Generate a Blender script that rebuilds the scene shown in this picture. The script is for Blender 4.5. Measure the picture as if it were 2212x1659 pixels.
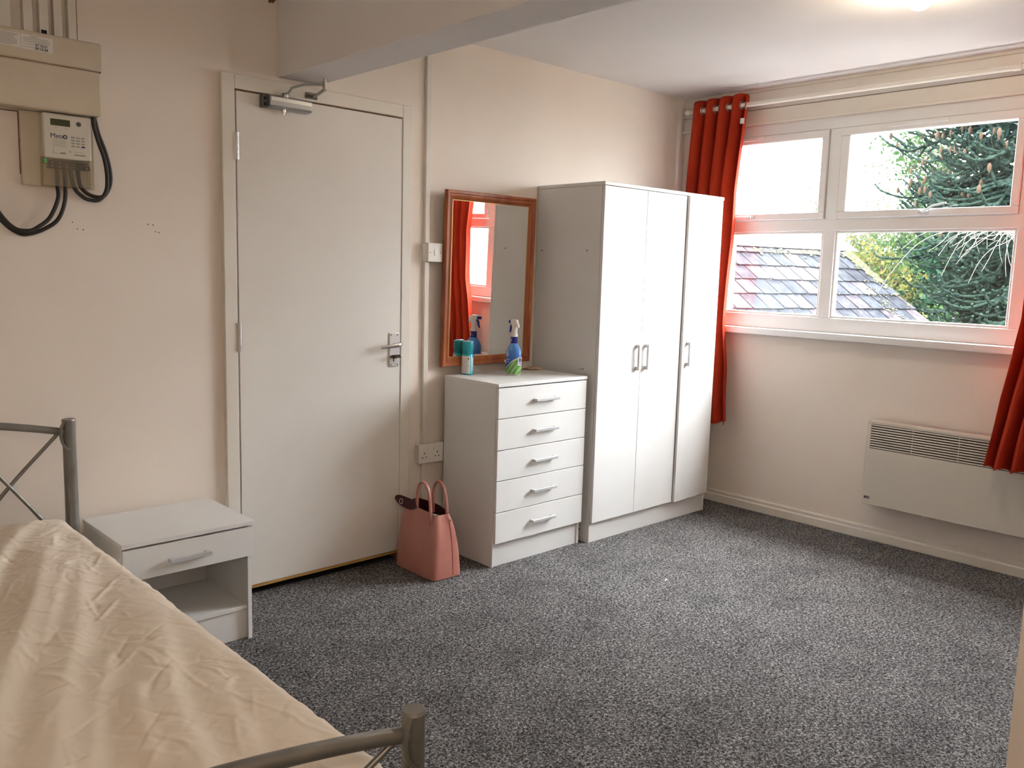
import bpy, math, random
import numpy as np
from mathutils import Vector, Matrix
random.seed(7); rng = np.random.default_rng(7)
SC = bpy.context.scene
for o in list(bpy.data.objects): bpy.data.objects.remove(o)
COL = SC.collection
W = 2.924      # window wall plane (x)
YW = 0.045     # door wall plane (y)
YWL = 0.020    # the same wall left of the door
H = 2.431      # ceiling

# ---------------------------------------------------------------- camera
C = Vector((-1.5131, -3.1937, 1.3654)); YAW, PIT, ROL, FPX = -0.7537, -0.131, 0.0277, 1842.7
def cam_axes():
    cy, sy, cp, sp = math.cos(YAW), math.sin(YAW), math.cos(PIT), math.sin(PIT)
    f = Vector((-sy*cp, cy*cp, sp)); r = Vector((cy, sy, 0)); u = r.cross(f)
    cr, sr = math.cos(ROL), math.sin(ROL)
    return cr*r + sr*u, -sr*r + cr*u, f
cd = bpy.data.cameras.new('camera'); cam = bpy.data.objects.new('camera', cd); COL.objects.link(cam)
_r, _u, _f = cam_axes()
cam.matrix_world = Matrix(((_r.x, _u.x, -_f.x, C.x), (_r.y, _u.y, -_f.y, C.y), (_r.z, _u.z, -_f.z, C.z), (0, 0, 0, 1)))
cd.sensor_fit = 'HORIZONTAL'; cd.sensor_width = 36; cd.lens = FPX/2212*36; cd.clip_start = .05; cd.clip_end = 300
SC.camera = cam

# ---------------------------------------------------------------- sky, exposure
SC.view_settings.view_transform = 'Standard'; SC.view_settings.look = 'None'
SC.view_settings.exposure = 0.74; SC.view_settings.gamma = 1; SC.view_settings.use_curve_mapping = False
wd = bpy.data.worlds.new('overcast sky'); SC.world = wd; wd.use_nodes = True
nt = wd.node_tree; nt.nodes.clear()
out = nt.nodes.new('ShaderNodeOutputWorld'); bg = nt.nodes.new('ShaderNodeBackground')
tc = nt.nodes.new('ShaderNodeTexCoord'); sep = nt.nodes.new('ShaderNodeSeparateXYZ'); rp = nt.nodes.new('ShaderNodeValToRGB')
nt.links.new(tc.outputs['Generated'], sep.inputs[0]); nt.links.new(sep.outputs['Z'], rp.inputs[0])
SKY = 41.0
rp.color_ramp.elements[0].position = 0.0; rp.color_ramp.elements[0].color = (.26, .265, .27, 1); _e = rp.color_ramp.elements.new(.18); _e.color = (.47, .48, .485, 1)
rp.color_ramp.elements[1].position = 0.6; rp.color_ramp.elements[1].color = (.93, .965, 1, 1)
nt.links.new(rp.outputs[0], bg.inputs[0]); bg.inputs[1].default_value = SKY
nt.links.new(bg.outputs[0], out.inputs[0])
LAMP_W = 4.5

# ---------------------------------------------------------------- materials
def mat(name, col, rough=.5, metal=0., spec=.5, **k):
    m = bpy.data.materials.new(name); m.use_nodes = True
    b = m.node_tree.nodes['Principled BSDF']
    b.inputs['Base Color'].default_value = (*col, 1); b.inputs['Roughness'].default_value = rough
    b.inputs['Metallic'].default_value = metal; b.inputs['Specular IOR Level'].default_value = spec
    return m
def nodes(m): return m.node_tree, m.node_tree.nodes['Principled BSDF']
def add_noise(m, c1, c2, scale, detail=3, lo=.35, hi=.65, bump=0., bscale=None, coord='Object', rough=.5, stretch=None, bdist=.01):
    t, b = nodes(m); N = t.nodes.new; L = t.links.new
    co = N('ShaderNodeTexCoord'); src = co.outputs[coord]
    if stretch:
        mp = N('ShaderNodeMapping'); mp.inputs['Scale'].default_value = stretch; L(src, mp.inputs[0]); src = mp.outputs[0]
    n = N('ShaderNodeTexNoise'); n.inputs['Scale'].default_value = scale; n.inputs['Detail'].default_value = detail
    n.inputs['Roughness'].default_value = rough
    L(src, n.inputs['Vector']); r = N('ShaderNodeValToRGB'); L(n.outputs['Fac'], r.inputs[0])
    r.color_ramp.elements[0].position = lo; r.color_ramp.elements[0].color = (*c1, 1)
    r.color_ramp.elements[1].position = hi; r.color_ramp.elements[1].color = (*c2, 1)
    L(r.outputs[0], b.inputs['Base Color'])
    if bump:
        n2 = N('ShaderNodeTexNoise'); n2.inputs['Scale'].default_value = bscale or scale; n2.inputs['Detail'].default_value = 4
        L(src, n2.inputs['Vector']); bp = N('ShaderNodeBump'); bp.inputs['Strength'].default_value = bump; bp.inputs['Distance'].default_value = bdist
        L(n2.outputs['Fac'], bp.inputs['Height']); L(bp.outputs[0], b.inputs['Normal'])
    return m
def emit(name, col, s):
    m = bpy.data.materials.new(name); m.use_nodes = True; b = m.node_tree.nodes['Principled BSDF']
    b.inputs['Base Color'].default_value = (0, 0, 0, 1); b.inputs['Emission Color'].default_value = (*col, 1); b.inputs['Emission Strength'].default_value = s
    return m
M = {}
M['wall'] = add_noise(mat('cream wall paint', (.74, .66, .57), .7), (.82, .73, .65), (.85, .765, .685), 2.5, bump=.12, bscale=60, bdist=.002)
M['ceil'] = add_noise(mat('white ceiling paint', (.78, .75, .72), .8), (.82, .79, .785), (.85, .825, .82), 2.0, bump=.06, bscale=80, bdist=.002)
M['gloss'] = add_noise(mat('off-white gloss paint', (.76, .71, .64), .38), (.74, .685, .61), (.78, .735, .67), 3, bump=.08, bscale=25, bdist=.002)
M['door'] = add_noise(mat('painted door', (.76, .72, .67), .42), (.745, .70, .65), (.78, .74, .69), 2.2, bump=.05, bscale=40, bdist=.002)
M['lam'] = add_noise(mat('white laminate board', (.78, .77, .755), .42, spec=.35), (.765, .758, .745), (.785, .778, .768), 5, bump=.03, bscale=180, bdist=.001)
M['lamin'] = mat('white laminate interior', (.72, .70, .68), .5)
M['upvc'] = mat('white window plastic', (.82, .82, .82), .28)
M['dark'] = mat('dark gap', (.012, .010, .009), .9)
M['brown'] = add_noise(mat('bare brown timber', (.16, .06, .025), .7), (.10, .035, .015), (.26, .11, .045), 30)
M['rawwood'] = add_noise(mat('raw yellow pine', (.50, .29, .08), .6), (.42, .22, .06), (.56, .35, .11), 12, stretch=(1, 8, 8))
M['metal'] = mat('satin aluminium', (.68, .68, .68), .32, .9)
M['chrome'] = mat('polished steel', (.75, .74, .72), .18, 1.)
M['handle'] = mat('brushed silver pull', (.60, .60, .61), .42, .35)
M['bedmetal'] = add_noise(mat('grey painted steel', (.20, .19, .17), .36, .55), (.19, .18, .165), (.23, .22, .20), 14, bump=.05, bscale=90, bdist=.001)
M['closer'] = mat('silver grey closer body', (.42, .42, .43), .35, .7)
M['glass'] = None
M['plastic'] = mat('white switch plastic', (.82, .79, .74), .35)
M['black'] = mat('black cable rubber', (.02, .017, .015), .5)
M['cream_metal'] = add_noise(mat('cream meter cupboard', (.62, .54, .42), .55), (.60, .52, .40), (.65, .57, .45), 6, bump=.05, bscale=60, bdist=.001)
M['heater'] = mat('off-white enamel', (.70, .65, .57), .4)
M['screw'] = mat('screw head', (.25, .24, .22), .4, .8)
M['mirror'] = mat('mirror silvering', (.90, .90, .88), .01, 1.)
M['ink'] = mat('black ink', (.02, .02, .03), .7)
M['paper'] = mat('printed white paper', (.74, .72, .68), .8)

def glass_mat(name, tint=(1, 1, 1), gl=.07):
    m = bpy.data.materials.new(name); m.use_nodes = True; t = m.node_tree; t.nodes.clear(); N = t.nodes.new
    o = N('ShaderNodeOutputMaterial'); mx = N('ShaderNodeMixShader'); tr = N('ShaderNodeBsdfTransparent'); g = N('ShaderNodeBsdfGlossy')
    tr.inputs[0].default_value = (*tint, 1); g.inputs['Roughness'].default_value = .02
    mx.inputs[0].default_value = gl; t.links.new(tr.outputs[0], mx.inputs[1]); t.links.new(g.outputs[0], mx.inputs[2]); t.links.new(mx.outputs[0], o.inputs[0])
    return m
M['glass'] = glass_mat('window glass', (.97, .98, .98), .06)
M['clear'] = glass_mat('clear plastic cover', (.90, .88, .82), .10)

def carpet():
    m = mat('speckled grey carpet', (.2, .2, .2), .95, spec=.1); t, b = nodes(m); N = t.nodes.new; L = t.links.new
    co = N('ShaderNodeTexCoord')
    mp = N('ShaderNodeMapping'); L(co.outputs['Object'], mp.inputs[0])
    n = N('ShaderNodeTexNoise'); n.inputs['Scale'].default_value = 128; n.inputs['Detail'].default_value = 2.5; n.inputs['Roughness'].default_value = .65; n.inputs['Distortion'].default_value = .9
    L(mp.outputs[0], n.inputs['Vector'])
    r = N('ShaderNodeValToRGB'); L(n.outputs['Fac'], r.inputs[0]); e = r.color_ramp.elements
    e[0].position = .36; e[0].color = (.024, .023, .024, 1); e[1].position = .66; e[1].color = (.47, .455, .45, 1)
    k = r.color_ramp.elements.new(.48); k.color = (.105, .10, .101, 1)
    n2 = N('ShaderNodeTexNoise'); n2.inputs['Scale'].default_value = 4.2; n2.inputs['Detail'].default_value = 6; n2.inputs['Roughness'].default_value = .72
    L(mp.outputs[0], n2.inputs['Vector'])
    r2 = N('ShaderNodeValToRGB'); L(n2.outputs['Fac'], r2.inputs[0]); r2.color_ramp.elements[0].position = .3; r2.color_ramp.elements[0].color = (.62, .62, .63, 1)
    r2.color_ramp.elements[1].position = .55; r2.color_ramp.elements[1].color = (1, 1, 1, 1)
    mx = N('ShaderNodeMix'); mx.data_type = 'RGBA'; mx.blend_type = 'MULTIPLY'; mx.inputs[0].default_value = 1
    L(r.outputs[0], mx.inputs[6]); L(r2.outputs[0], mx.inputs[7]); L(mx.outputs[2], b.inputs['Base Color'])
    bp = N('ShaderNodeBump'); bp.inputs['Strength'].default_value = .9; bp.inputs['Distance'].default_value = .012
    L(n.outputs['Fac'], bp.inputs['Height']); L(bp.outputs[0], b.inputs['Normal'])
    return m
M['carpet'] = carpet()

def fabric(name, col, col2, transl, scale=6):
    m = mat(name, col, .85, spec=.15); add_noise(m, col, col2, scale, bump=.25, bscale=900, bdist=.0008)
    t = m.node_tree; b = t.nodes['Principled BSDF']; o = [n for n in t.nodes if n.type == 'OUTPUT_MATERIAL'][0]
    if transl:
        tl = t.nodes.new('ShaderNodeBsdfTranslucent'); tl.inputs[0].default_value = (*[min(1, c*1.6) for c in col], 1)
        mx = t.nodes.new('ShaderNodeMixShader'); mx.inputs[0].default_value = transl
        t.links.new(b.outputs[0], mx.inputs[1]); t.links.new(tl.outputs[0], mx.inputs[2]); t.links.new(mx.outputs[0], o.inputs[0])
    return m
M['curtain'] = fabric('rust red curtain cotton', (.40, .032, .012), (.47, .042, .016), .13)

# ---------------------------------------------------------------- mesh helpers
class MB:
    def __init__(s, off=(0, 0, 0)): s.v = []; s.f = []; s.m = []; s.off = Vector(off)
    def addv(s, P): s.v.append(tuple(Vector(P) - s.off)); return len(s.v)-1
    def face(s, idx, mi=0): s.f.append(tuple(idx)); s.m.append(mi)
    def box(s, a, b, mi=0):
        (x0, y0, z0), (x1, y1, z1) = a, b
        x0, x1 = sorted((x0, x1)); y0, y1 = sorted((y0, y1)); z0, z1 = sorted((z0, z1))
        i = [s.addv(p) for p in ((x0, y0, z0), (x1, y0, z0), (x1, y1, z0), (x0, y1, z0), (x0, y0, z1), (x1, y0, z1), (x1, y1, z1), (x0, y1, z1))]
        for q in ((0, 3, 2, 1), (4, 5, 6, 7), (0, 1, 5, 4), (1, 2, 6, 5), (2, 3, 7, 6), (3, 0, 4, 7)): s.face([i[k] for k in q], mi)
        return s
    def prism(s, poly, axis, a, b, mi=0):
        # poly: 2D list; axis: extrusion axis index; a,b extents
        def P(p, t):
            if axis == 0: return (t, p[0], p[1])
            if axis == 1: return (p[0], t, p[1])
            return (p[0], p[1], t)
        n = len(poly); A = [s.addv(P(p, a)) for p in poly]; B = [s.addv(P(p, b)) for p in poly]
        s.face(A[::-1], mi); s.face(B, mi)
        for k in range(n): s.face((A[k], A[(k+1) % n], B[(k+1) % n], B[k]), mi)
        return s
    def tube(s, pts, r, n=12, mi=0, cap=True, flat=None):
        pts = [Vector(p) for p in pts]; rs = r if isinstance(r, (list, tuple)) else [r]*len(pts)
        rings = []; up = None
        for k, p in enumerate(pts):
            t = (pts[min(k+1, len(pts)-1)] - pts[max(k-1, 0)]).normalized()
            if up is None:
                up = Vector((0, 0, 1)) if abs(t.z) < .9 else Vector((0, 1, 0))
            a = t.cross(up)
            if a.length < 1e-6: a = t.cross(Vector((1, 0, 0)))
            a.normalize(); b = a.cross(t); up = b
            fa, fb = (flat if flat else (1, 1))
            rings.append([s.addv(p + a*math.cos(2*math.pi*j/n)*rs[k]*fa + b*math.sin(2*math.pi*j/n)*rs[k]*fb) for j in range(n)])
        for k in range(len(pts)-1):
            for j in range(n): s.face((rings[k][j], rings[k][(j+1) % n], rings[k+1][(j+1) % n], rings[k+1][j]), mi)
        if cap: s.face(rings[0][::-1], mi); s.face(rings[-1], mi)
        return s
    def lathe(s, prof, c, n=24, mi=0, axis='z', sx=1, sy=1):
        rings = []
        for r, h in prof:
            ring = []
            for j in range(n):
                a = 2*math.pi*j/n; x, y = r*math.cos(a)*sx, r*math.sin(a)*sy
                p = (x, y, h) if axis == 'z' else ((x, h, y) if axis == 'y' else (h, x, y))
                ring.append(s.addv(Vector(c)+Vector(p)))
            rings.append(ring)
        for k in range(len(prof)-1):
            for j in range(n): s.face((rings[k][j], rings[k][(j+1) % n], rings[k+1][(j+1) % n], rings[k+1][j]), mi)
        s.face(rings[0][::-1], mi); s.face(rings[-1], mi)
        return s
    def ring(s, c, R, r, axis, n=20, k=8, mi=0):
        # torus; axis normal vector
        ax = Vector(axis).normalized(); a = ax.orthogonal().normalized(); b = ax.cross(a); R_ = []
        for i in range(n):
            d = a*math.cos(2*math.pi*i/n)+b*math.sin(2*math.pi*i/n)
            R_.append([s.addv(Vector(c)+d*(R+r*math.cos(2*math.pi*j/k))+ax*r*math.sin(2*math.pi*j/k)) for j in range(k)])
        for i in range(n):
            for j in range(k): s.face((R_[i][j], R_[(i+1) % n][j], R_[(i+1) % n][(j+1) % k], R_[i][(j+1) % k]), mi)
        return s
    def grid(s, fn, nu, nv, mi=0):
        base = len(s.v)
        for i in range(nu+1):
            for j in range(nv+1): s.addv(fn(i/nu, j/nv))
        for i in range(nu):
            for j in range(nv):
                a = base+i*(nv+1)+j; s.face((a, a+nv+1, a+nv+2, a+1), mi)
        return s
    def build(s, name, mats, parent=None, bevel=0, smooth=False, solid=0, seg=2):
        me = bpy.data.meshes.new(name); me.from_pydata(s.v, [], s.f); me.validate()
        if not isinstance(mats, (list, tuple)): mats = [mats]
        for m_ in mats: me.materials.append(m_)
        if len(mats) > 1 and len(me.polygons) == len(s.m): me.polygons.foreach_set('material_index', s.m)
        o = bpy.data.objects.new(name, me); COL.objects.link(o)
        if parent is not None: o.parent = parent
        else: o.location = s.off
        if solid:
            md = o.modifiers.new('solid', 'SOLIDIFY'); md.thickness = solid; md.offset = 0
        if bevel:
            md = o.modifiers.new('bevel', 'BEVEL'); md.width = bevel; md.segments = seg; md.limit_method = 'ANGLE'; md.angle_limit = math.radians(40)
        if smooth or bevel:
            me.polygons.foreach_set('use_smooth', [True]*len(me.polygons))
            try: me.set_sharp_from_angle(angle=math.radians(38 if smooth else 30))
            except Exception: pass
            if bevel:
                wn = o.modifiers.new('wn', 'WEIGHTED_NORMAL'); wn.keep_sharp = True
        me.update(); return o
def tag(o, label=None, cat=None, group=None, kind=None):
    if label: o['label'] = label
    if cat: o['category'] = cat
    if group: o['group'] = group
    if kind: o['kind'] = kind
    return o
def thing(name, label, cat, base, frame='w', rz=0, group=None, kind=None, rx=0):
    o = bpy.data.objects.new(name, None); COL.objects.link(o); o.empty_display_size = .05
    if frame == 'w': o.location = base; o.rotation_euler = (rx, 0, rz)
    else: o.location = (W+base[1], -base[0], base[2]); o.rotation_euler = (rx, 0, -math.pi/2+rz)
    return tag(o, label, cat, group, kind)
def text_obj(body, size, name, m, parent, loc, rot, depth=.0002, align='LEFT', sx=1, bold=0.):
    cu = bpy.data.curves.new(name, 'FONT'); cu.body = body; cu.size = size; cu.extrude = depth; cu.align_x = align; cu.offset = bold
    cu.resolution_u = 3
    t = bpy.data.objects.new('tmp', cu); COL.objects.link(t)
    dg = bpy.context.evaluated_depsgraph_get(); dg.update()
    me = bpy.data.meshes.new_from_object(t.evaluated_get(dg)); bpy.data.objects.remove(t)
    me.name = name; me.materials.clear(); me.materials.append(m)
    o = bpy.data.objects.new(name, me); COL.objects.link(o); o.parent = parent; o.location = loc; o.rotation_euler = rot; o.scale = (sx, 1, 1)
    return o
UP = (math.pi/2, 0, 0)

# ================================================================ ROOM SHELL
XL, YF = -2.35, -4.3          # left wall, wall behind the camera
FLOOR_THK = .1
b = MB(); b.box((XL, YF, -FLOOR_THK), (W, YW, 0)); tag(b.build('floor', M['carpet']), 'grey speckled carpet covering the bedroom floor', 'carpet', kind='structure')
b = MB(); b.box((XL, YF, H), (W, YW, H+.1)); tag(b.build('ceiling', M['ceil']), 'plain white painted ceiling', 'ceiling', kind='structure')
DX0, DX1, DZ1 = -.012, .786, 2.033   # door opening
b = MB()
b.box((XL-.1, YWL, 0), (DX0-.0, YW+.14, H)); b.box((DX1, YW, 0), (W+.12, YW+.14, H)); b.box((DX0, YW, DZ1), (DX1, YW+.14, H))
# filled screw holes and scuffs left in the plaster
def dot(x, z, r=.003, y=YWL-.0006, mi=1):
    n = 7; idx = [b.addv((x+r*random.uniform(.6, 1.2)*math.cos(2*math.pi*k/n), y, z+r*random.uniform(.5, 1.1)*math.sin(2*math.pi*k/n))) for k in range(n)]; b.face(idx[::-1], mi)
for x, z in ((-.575, 1.47), (-.556, 1.468), (-.59, 1.492), (-.335, 1.499), (-.317, 1.498), (-.31, 1.474), (-.297, 1.472)): dot(x, z, .0035)
tag(b.build('wall_back', [M['wall'], mat('plaster scuff', (.30, .22, .15), .8)]), 'cream painted wall holding the door', 'wall', kind='structure')
b = MB(); b.box((XL-.1, YF, 0), (XL, YW, H)); tag(b.build('wall_left', M['wall']), 'cream wall beyond the bed', 'wall', kind='structure')
b = MB(); b.box((XL-.1, YF-.1, 0), (W+.12, YF, H)); tag(b.build('wall_front', M['wall']), 'cream wall behind the viewer', 'wall', kind='structure')
b = MB(); b.box((.197, YF, 0), (.383, -2.751, 2.1075)); tag(b.build('wall_partition', M['wall']), 'short cream wall end standing under the ceiling beam', 'wall', kind='structure')
b = MB(); b.box((.197, YF, 2.1074), (.383, YW, H)); tag(b.build('ceiling_beam', M['ceil'], bevel=.003), 'downstand beam crossing the ceiling above the door', 'beam', kind='structure')
# window wall with opening  s = -y
S0, S1, Z0, Z1 = .20, 2.60, 1.055, 2.24
b = MB(); T_ = .26
b.box((W, -S0, 0), (W+T_, YW+.14, H)); b.box((W, YF, 0), (W+T_, -S1, H)); b.box((W, -S1, 0), (W+T_, -S0, Z0)); b.box((W, -S1, Z1), (W+T_, -S0, H))
tag(b.build('wall_right', M['wall']), 'cream painted wall under and around the window', 'wall', kind='structure')
# skirting on the window wall: square board with a small cap, uneven painted foot
b = MB()
b.prism([(W, 0), (W-.022, 0), (W-.022, .045), (W-.014, .049), (W-.014, .066), (W-.009, .072), (W, .072)], 1, YF, YW)
tag(b.build('baseboard_right', M['gloss'], bevel=.002), 'off-white painted skirting board below the window', 'skirting', kind='structure')
b = MB(); b.prism([(YW, 0), (YW-.016, 0), (YW-.016, .085), (YW-.008, .095), (YW, .095)], 0, .83, W)
b.prism([(YWL, 0), (YWL-.016, 0), (YWL-.016, .085), (YWL-.008, .095), (YWL, .095)], 0, XL, -.065)
tag(b.build('baseboard_back', M['gloss'], bevel=.002), 'off-white skirting board along the door wall', 'skirting', kind='structure')
# boards above the window
b = MB(); b.box((W-.014, YF, 2.318), (W, YW, H-.018)); b.box((W-.012, YF, 2.243), (W, YW, 2.314)); b.box((W-.024, YF, 2.228), (W, YW, 2.243))
b.box((W-.02, YF, H-.018), (W, YW, H))
tag(b.build('trim_1', M['gloss'], bevel=.002), 'cream boarding strip between window head and ceiling', 'trim', kind='structure')

# ================================================================ WINDOW
win = thing('window_1', 'white plastic three-light window looking onto trees and a slate roof', 'window', (S0, .0, Z0), 'r', kind='structure')
off = (S0, 0, Z0)
FY0, FY1 = -.004, .066     # frame front/back (local y, out is +)
b = MB(off)
LT = [(.275, .9035), (.9725, 1.852), (1.95, 2.525)]   # light openings
ZB, ZT0, ZT1, ZH = 1.163, 1.629, 1.693, 2.167
b.box((S0, FY0, 1.083), (S1, FY1, ZB)); b.box((S0, FY0, ZH), (S1, FY1, Z1)); b.box((S0, FY0, ZT0), (S1, FY1, ZT1))
prev = S0
for a_, c_ in LT: b.box((prev, FY0+.001, ZB), (a_, FY1, ZH)); prev = c_
b.box((prev, FY0+.001, ZB), (S1, FY1, ZH))
b.build('window_frame', M['upvc'], win, bevel=.004)
b = MB(off)  # glazing beads, lower lights
for a_, c_ in LT:
    for q in (((a_, 0.004, ZB), (c_, .03, ZB+.012)), ((a_, .004, ZT0-.012), (c_, .03, ZT0)), ((a_, .004, ZB+.012), (a_+.012, .03, ZT0-.012)), ((c_-.012, .004, ZB+.012), (c_, .03, ZT0-.012))): b.box(*q)
b.build('glazing_bead', M['upvc'], win, bevel=.003)
for a_, c_ in LT:
    s_ = MB(off); w_ = .036; za, zb = ZT1+.002, ZH-.002; a2, c2 = a_+.002, c_-.002
    s_.box((a2, -.016, za), (c2, .05, za+w_)); s_.box((a2, -.016, zb-w_-.006), (c2, .05, zb)); s_.box((a2, -.0155, za+w_), (a2+w_+.012, .05, zb-w_-.006)); s_.box((c2-w_, -.0155, za+w_), (c2, .05, zb-w_-.006))
    sash = s_.build('window_sash', M['upvc'], win, bevel=.004)
    g = MB(off); g.box((a2+.02, .02, za+.02), (c2-.02, .026, zb-.02)); g.build('glass_pane', M['glass'], sash)
    g = MB(off); g.box((a_, .02, ZB), (c_, .026, ZT0)); g.build('glass_pane', M['glass'], win)
    v = MB(off); mid = (a_+c_)/2 if c_-a_ > .7 else a_+.14
    v.box((mid-.19, -.024, zb-.022), (mid+.10, -.016, zb-.006)); v.build('trickle_vent', M['upvc'], win, bevel=.002)
# sash handles (locking, cranked)
def sash_handle(s0, z0, d, tip):
    h = MB(off); h.box((s0-.025, -.024, z0-.009), (s0+.025, -.016, z0+.009))
    h.tube([(s0, -.024, z0), (s0, -.04, z0)], .009, 12)
    h.tube([(s0, -.042, z0), (s0+d*.03, -.048, z0+tip*.35), (s0+d*.05, -.050, z0+tip*.8), (s0+d*.115, -.052, z0+tip*1.2)], [.008, .0075, .0065, .006], 10, flat=(1.2, .7))
    h.build('window_handle', M['handle'], win, bevel=.001, smooth=True)
sash_handle(1.43, 1.714, 1, .032); sash_handle(.46, 1.711, -1, .004); sash_handle(2.2, 1.714, 1, .03)
b = MB(off); b.box((S0-.0, -.06, 1.045), (S1, .066, 1.083)); b.build('window_sill', M['upvc'], win, bevel=.004)
b = MB(off); b.box((S0, .05, 1.02), (S1, .30, 1.055)); b.build('outer_sill', M['upvc'], win, bevel=.003)

# ================================================================ DOOR
door = thing('door_1', 'flat cream painted door with lever handle and overhead closer', 'door', (.387, 0, 0), kind='structure')
off = (.387, 0, 0)
b = MB(off)   # frame + architrave
fx0, fx1, fz = -.060, .828, 2.082
b.box((fx0, -.004, 0), (-.0065, YW+.0, fz)); b.box((.777, -.004, 0), (fx1, YW, fz)); b.box((-.0065, -.004, 2.0275), (.777, YW, fz))
b.build('door_frame', M['gloss'], door, bevel=.003)
b = MB(off); b.box((-.0065, .012, .0), (.0, YW+.13, 2.0275)); b.box((.774, .012, 0), (.777, YW+.13, 2.026)); b.box((0, .012, 2.0235), (.774, YW+.13, 2.0275))
b.build('door_lining', M['brown'], door)
b = MB(off); b.box((.0005, .0, .047), (.7762, .040, 2.0215)); leaf = b.build('door_leaf', M['door'], door, bevel=.002)
b = MB(off); b.box((.001, .004, .033), (.773, .038, .0468)); b.build('bottom_strip', M['rawwood'], leaf)
b = MB(off); b.box((-.003, .03, 0), (.777, .17, .004)); b.box((-.003, .17, 0), (.777, .19, 2.1)); b.build('door_gap_shade', M['dark'], door)  # black plates paint in the shade of the gap under the door
def hinge(z0, z1):
    h = MB(off); n = 5
    for k in range(n):
        a_ = z0+(z1-z0)*k/n; h.tube([(-.001, -.007, a_+.0008), (-.001, -.007, a_+(z1-z0)/n-.0008)], .0065, 12)
    h.box((-.013, -.0055, z0), (-.001, -.0042, z1)); h.box((-.001, -.0015, z0), (.012, .001, z1))
    h.build('hinge', M['metal'], door, smooth=True)
hinge(1.762, 1.867); hinge(1.022, 1.136); hinge(.20, .305)
b = MB(off); b.box((.712, -.006, .920), (.765, .0, 1.076)); hp = b.build('handle_plate', M['metal'], leaf, bevel=.003)
b = MB(off)
for x in (.722, .755):
    for z in (.931, 1.066): b.lathe([(.0035, 0), (.0035, .0008), (.002, .0014)], (x, -.006, z), 10, axis='y'); 
b = MB(off)
for x in (.721, .756):
    for z in (.930, 1.066): b = MB(off); b.tube([(x, -.0055, z), (x, -.0072, z)], .0036, 10); b.build('screw', M['screw'], hp)
b = MB(off); b.tube([(.738, -.006, 1.020), (.738, -.035, 1.021)], [.011, .009], 14)
b.tube([(.752, -.044, 1.0255), (.738, -.047, 1.0245), (.715, -.048, 1.022), (.68, -.046, 1.018), (.645, -.042, 1.014)], [.0075, .0115, .0095, .0075, .0055], 14, flat=(.85, 1.1))
b.build('lever_handle', M['chrome'], leaf, smooth=True)
b = MB(off); b.tube([(.736, -.004, .966), (.736, -.022, .967)], [.009, .008], 12); b.box((.7335, -.0075, .945), (.7385, -.0058, .962))
b.prism([(-.012, .975), (-.030, .978), (-.046, .966), (-.030, .962), (-.012, .963)], 0, .722, .752)
b.build('thumb_turn', mat('dark bronze turn', (.09, .07, .055), .35, .8), leaf, bevel=.002)
# overhead closer
clo = MB(off); clo.prism([(-.001, 1.974), (-.040, 1.974), (-.046, 1.980), (-.046, 1.998), (-.046, 2.011), (-.040, 2.019), (-.001, 2.019)], 0, .118, .300)
cb_ = clo.build('door_closer', M['closer'], leaf, bevel=.002)
b = MB(off); b.box((.094, -.026, 1.972), (.118, 0, 2.020)); b.build('closer_mount', mat('dark closer end', (.12, .125, .12), .5, .5), cb_, bevel=.003)
b = MB(off); b.box((.122, -.0475, 1.998), (.298, -.046, 2.0125)); b.build('cover_strip', M['metal'], cb_)
for z in (1.984, 2.006): b = MB(off); b.tube([(.106, -.026, z), (.106, -.0272, z)], .0065, 12); b.build('screw', M['dark'], cb_)
b = MB(off); b.tube([(.187, -.022, 1.974), (.187, -.022, 1.962)], .010, 14); b.tube([(.187, -.022, 1.962), (.187, -.022, 1.952)], .0055, 12); b.build('adjuster', M['chrome'], cb_, smooth=True)
b = MB(off); b.tube([(.195, -.022, 2.019), (.195, -.022, 2.036)], .013, 14)
b.tube([(.178, -.022, 2.032), (.200, -.035, 2.036), (.212, -.045, 2.058), (.25, -.072, 2.072), (.318, -.112, 2.077)], [.008, .010, .009, .009, .008], 8, flat=(1.3, .45)); 
b.tube([(.318, -.112, 2.060), (.318, -.112, 2.096)], .0085, 12); b.tube([(.318, -.112, 2.096), (.318, -.112, 2.104)], .006, 12)
b.tube([(.318, -.112, 2.060), (.322, -.06, 2.050), (.326, -.012, 2.046)], [.007, .006, .0055], 10)
b.build('closer_arm', mat('satin nickel arm', (.50, .49, .46), .35, .85), cb_, smooth=True)
b = MB(off); b.box((.292, -.010, 2.036), (.345, -.0042, 2.060)); b.tube([(.304, -.010, 2.050), (.304, -.0125, 2.050)], .004, 10); b.tube([(.335, -.010, 2.042), (.335, -.0125, 2.042)], .003, 10)
b.build('arm_bracket', mat('dark pitted bracket', (.16, .15, .13), .45, .7), cb_, bevel=.001)

# ================================================================ WARDROBE
x0, x1, yb, yf, zt = 1.6725, 2.685, YW-.005, -.400, 1.811
wr = thing('wardrobe', 'tall white three-door wardrobe standing between chest of drawers and window', 'wardrobe', ((x0+x1)/2, (yb+yf)/2, 0)); off = tuple(wr.location)
b = MB(off)
b.box((x0, yf, 0), (x0+.016, yb, zt-.018)); b.box((x1-.016, yf, 0), (x1, yb, zt-.018)); b.box((x0+.016, yb-.004, .02), (x1-.016, yb, zt-.018))
b.box((x0+.016, yf, .095), (x1-.016, yb-.004, .111)); b.box((2.336, yf+.02, .111), (2.352, yb-.004, zt-.018)); b.box((x0+.016, yf, zt-.034), (x1-.016, yb-.004, zt-.018))
b.build('carcass', M['lam'], wr, bevel=.0012)
b = MB(off); b.box((x0-.001, yf-.019, zt-.017), (x1+.006, yb, zt)); b.build('top_panel', M['lam'], wr, bevel=.0015)
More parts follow.
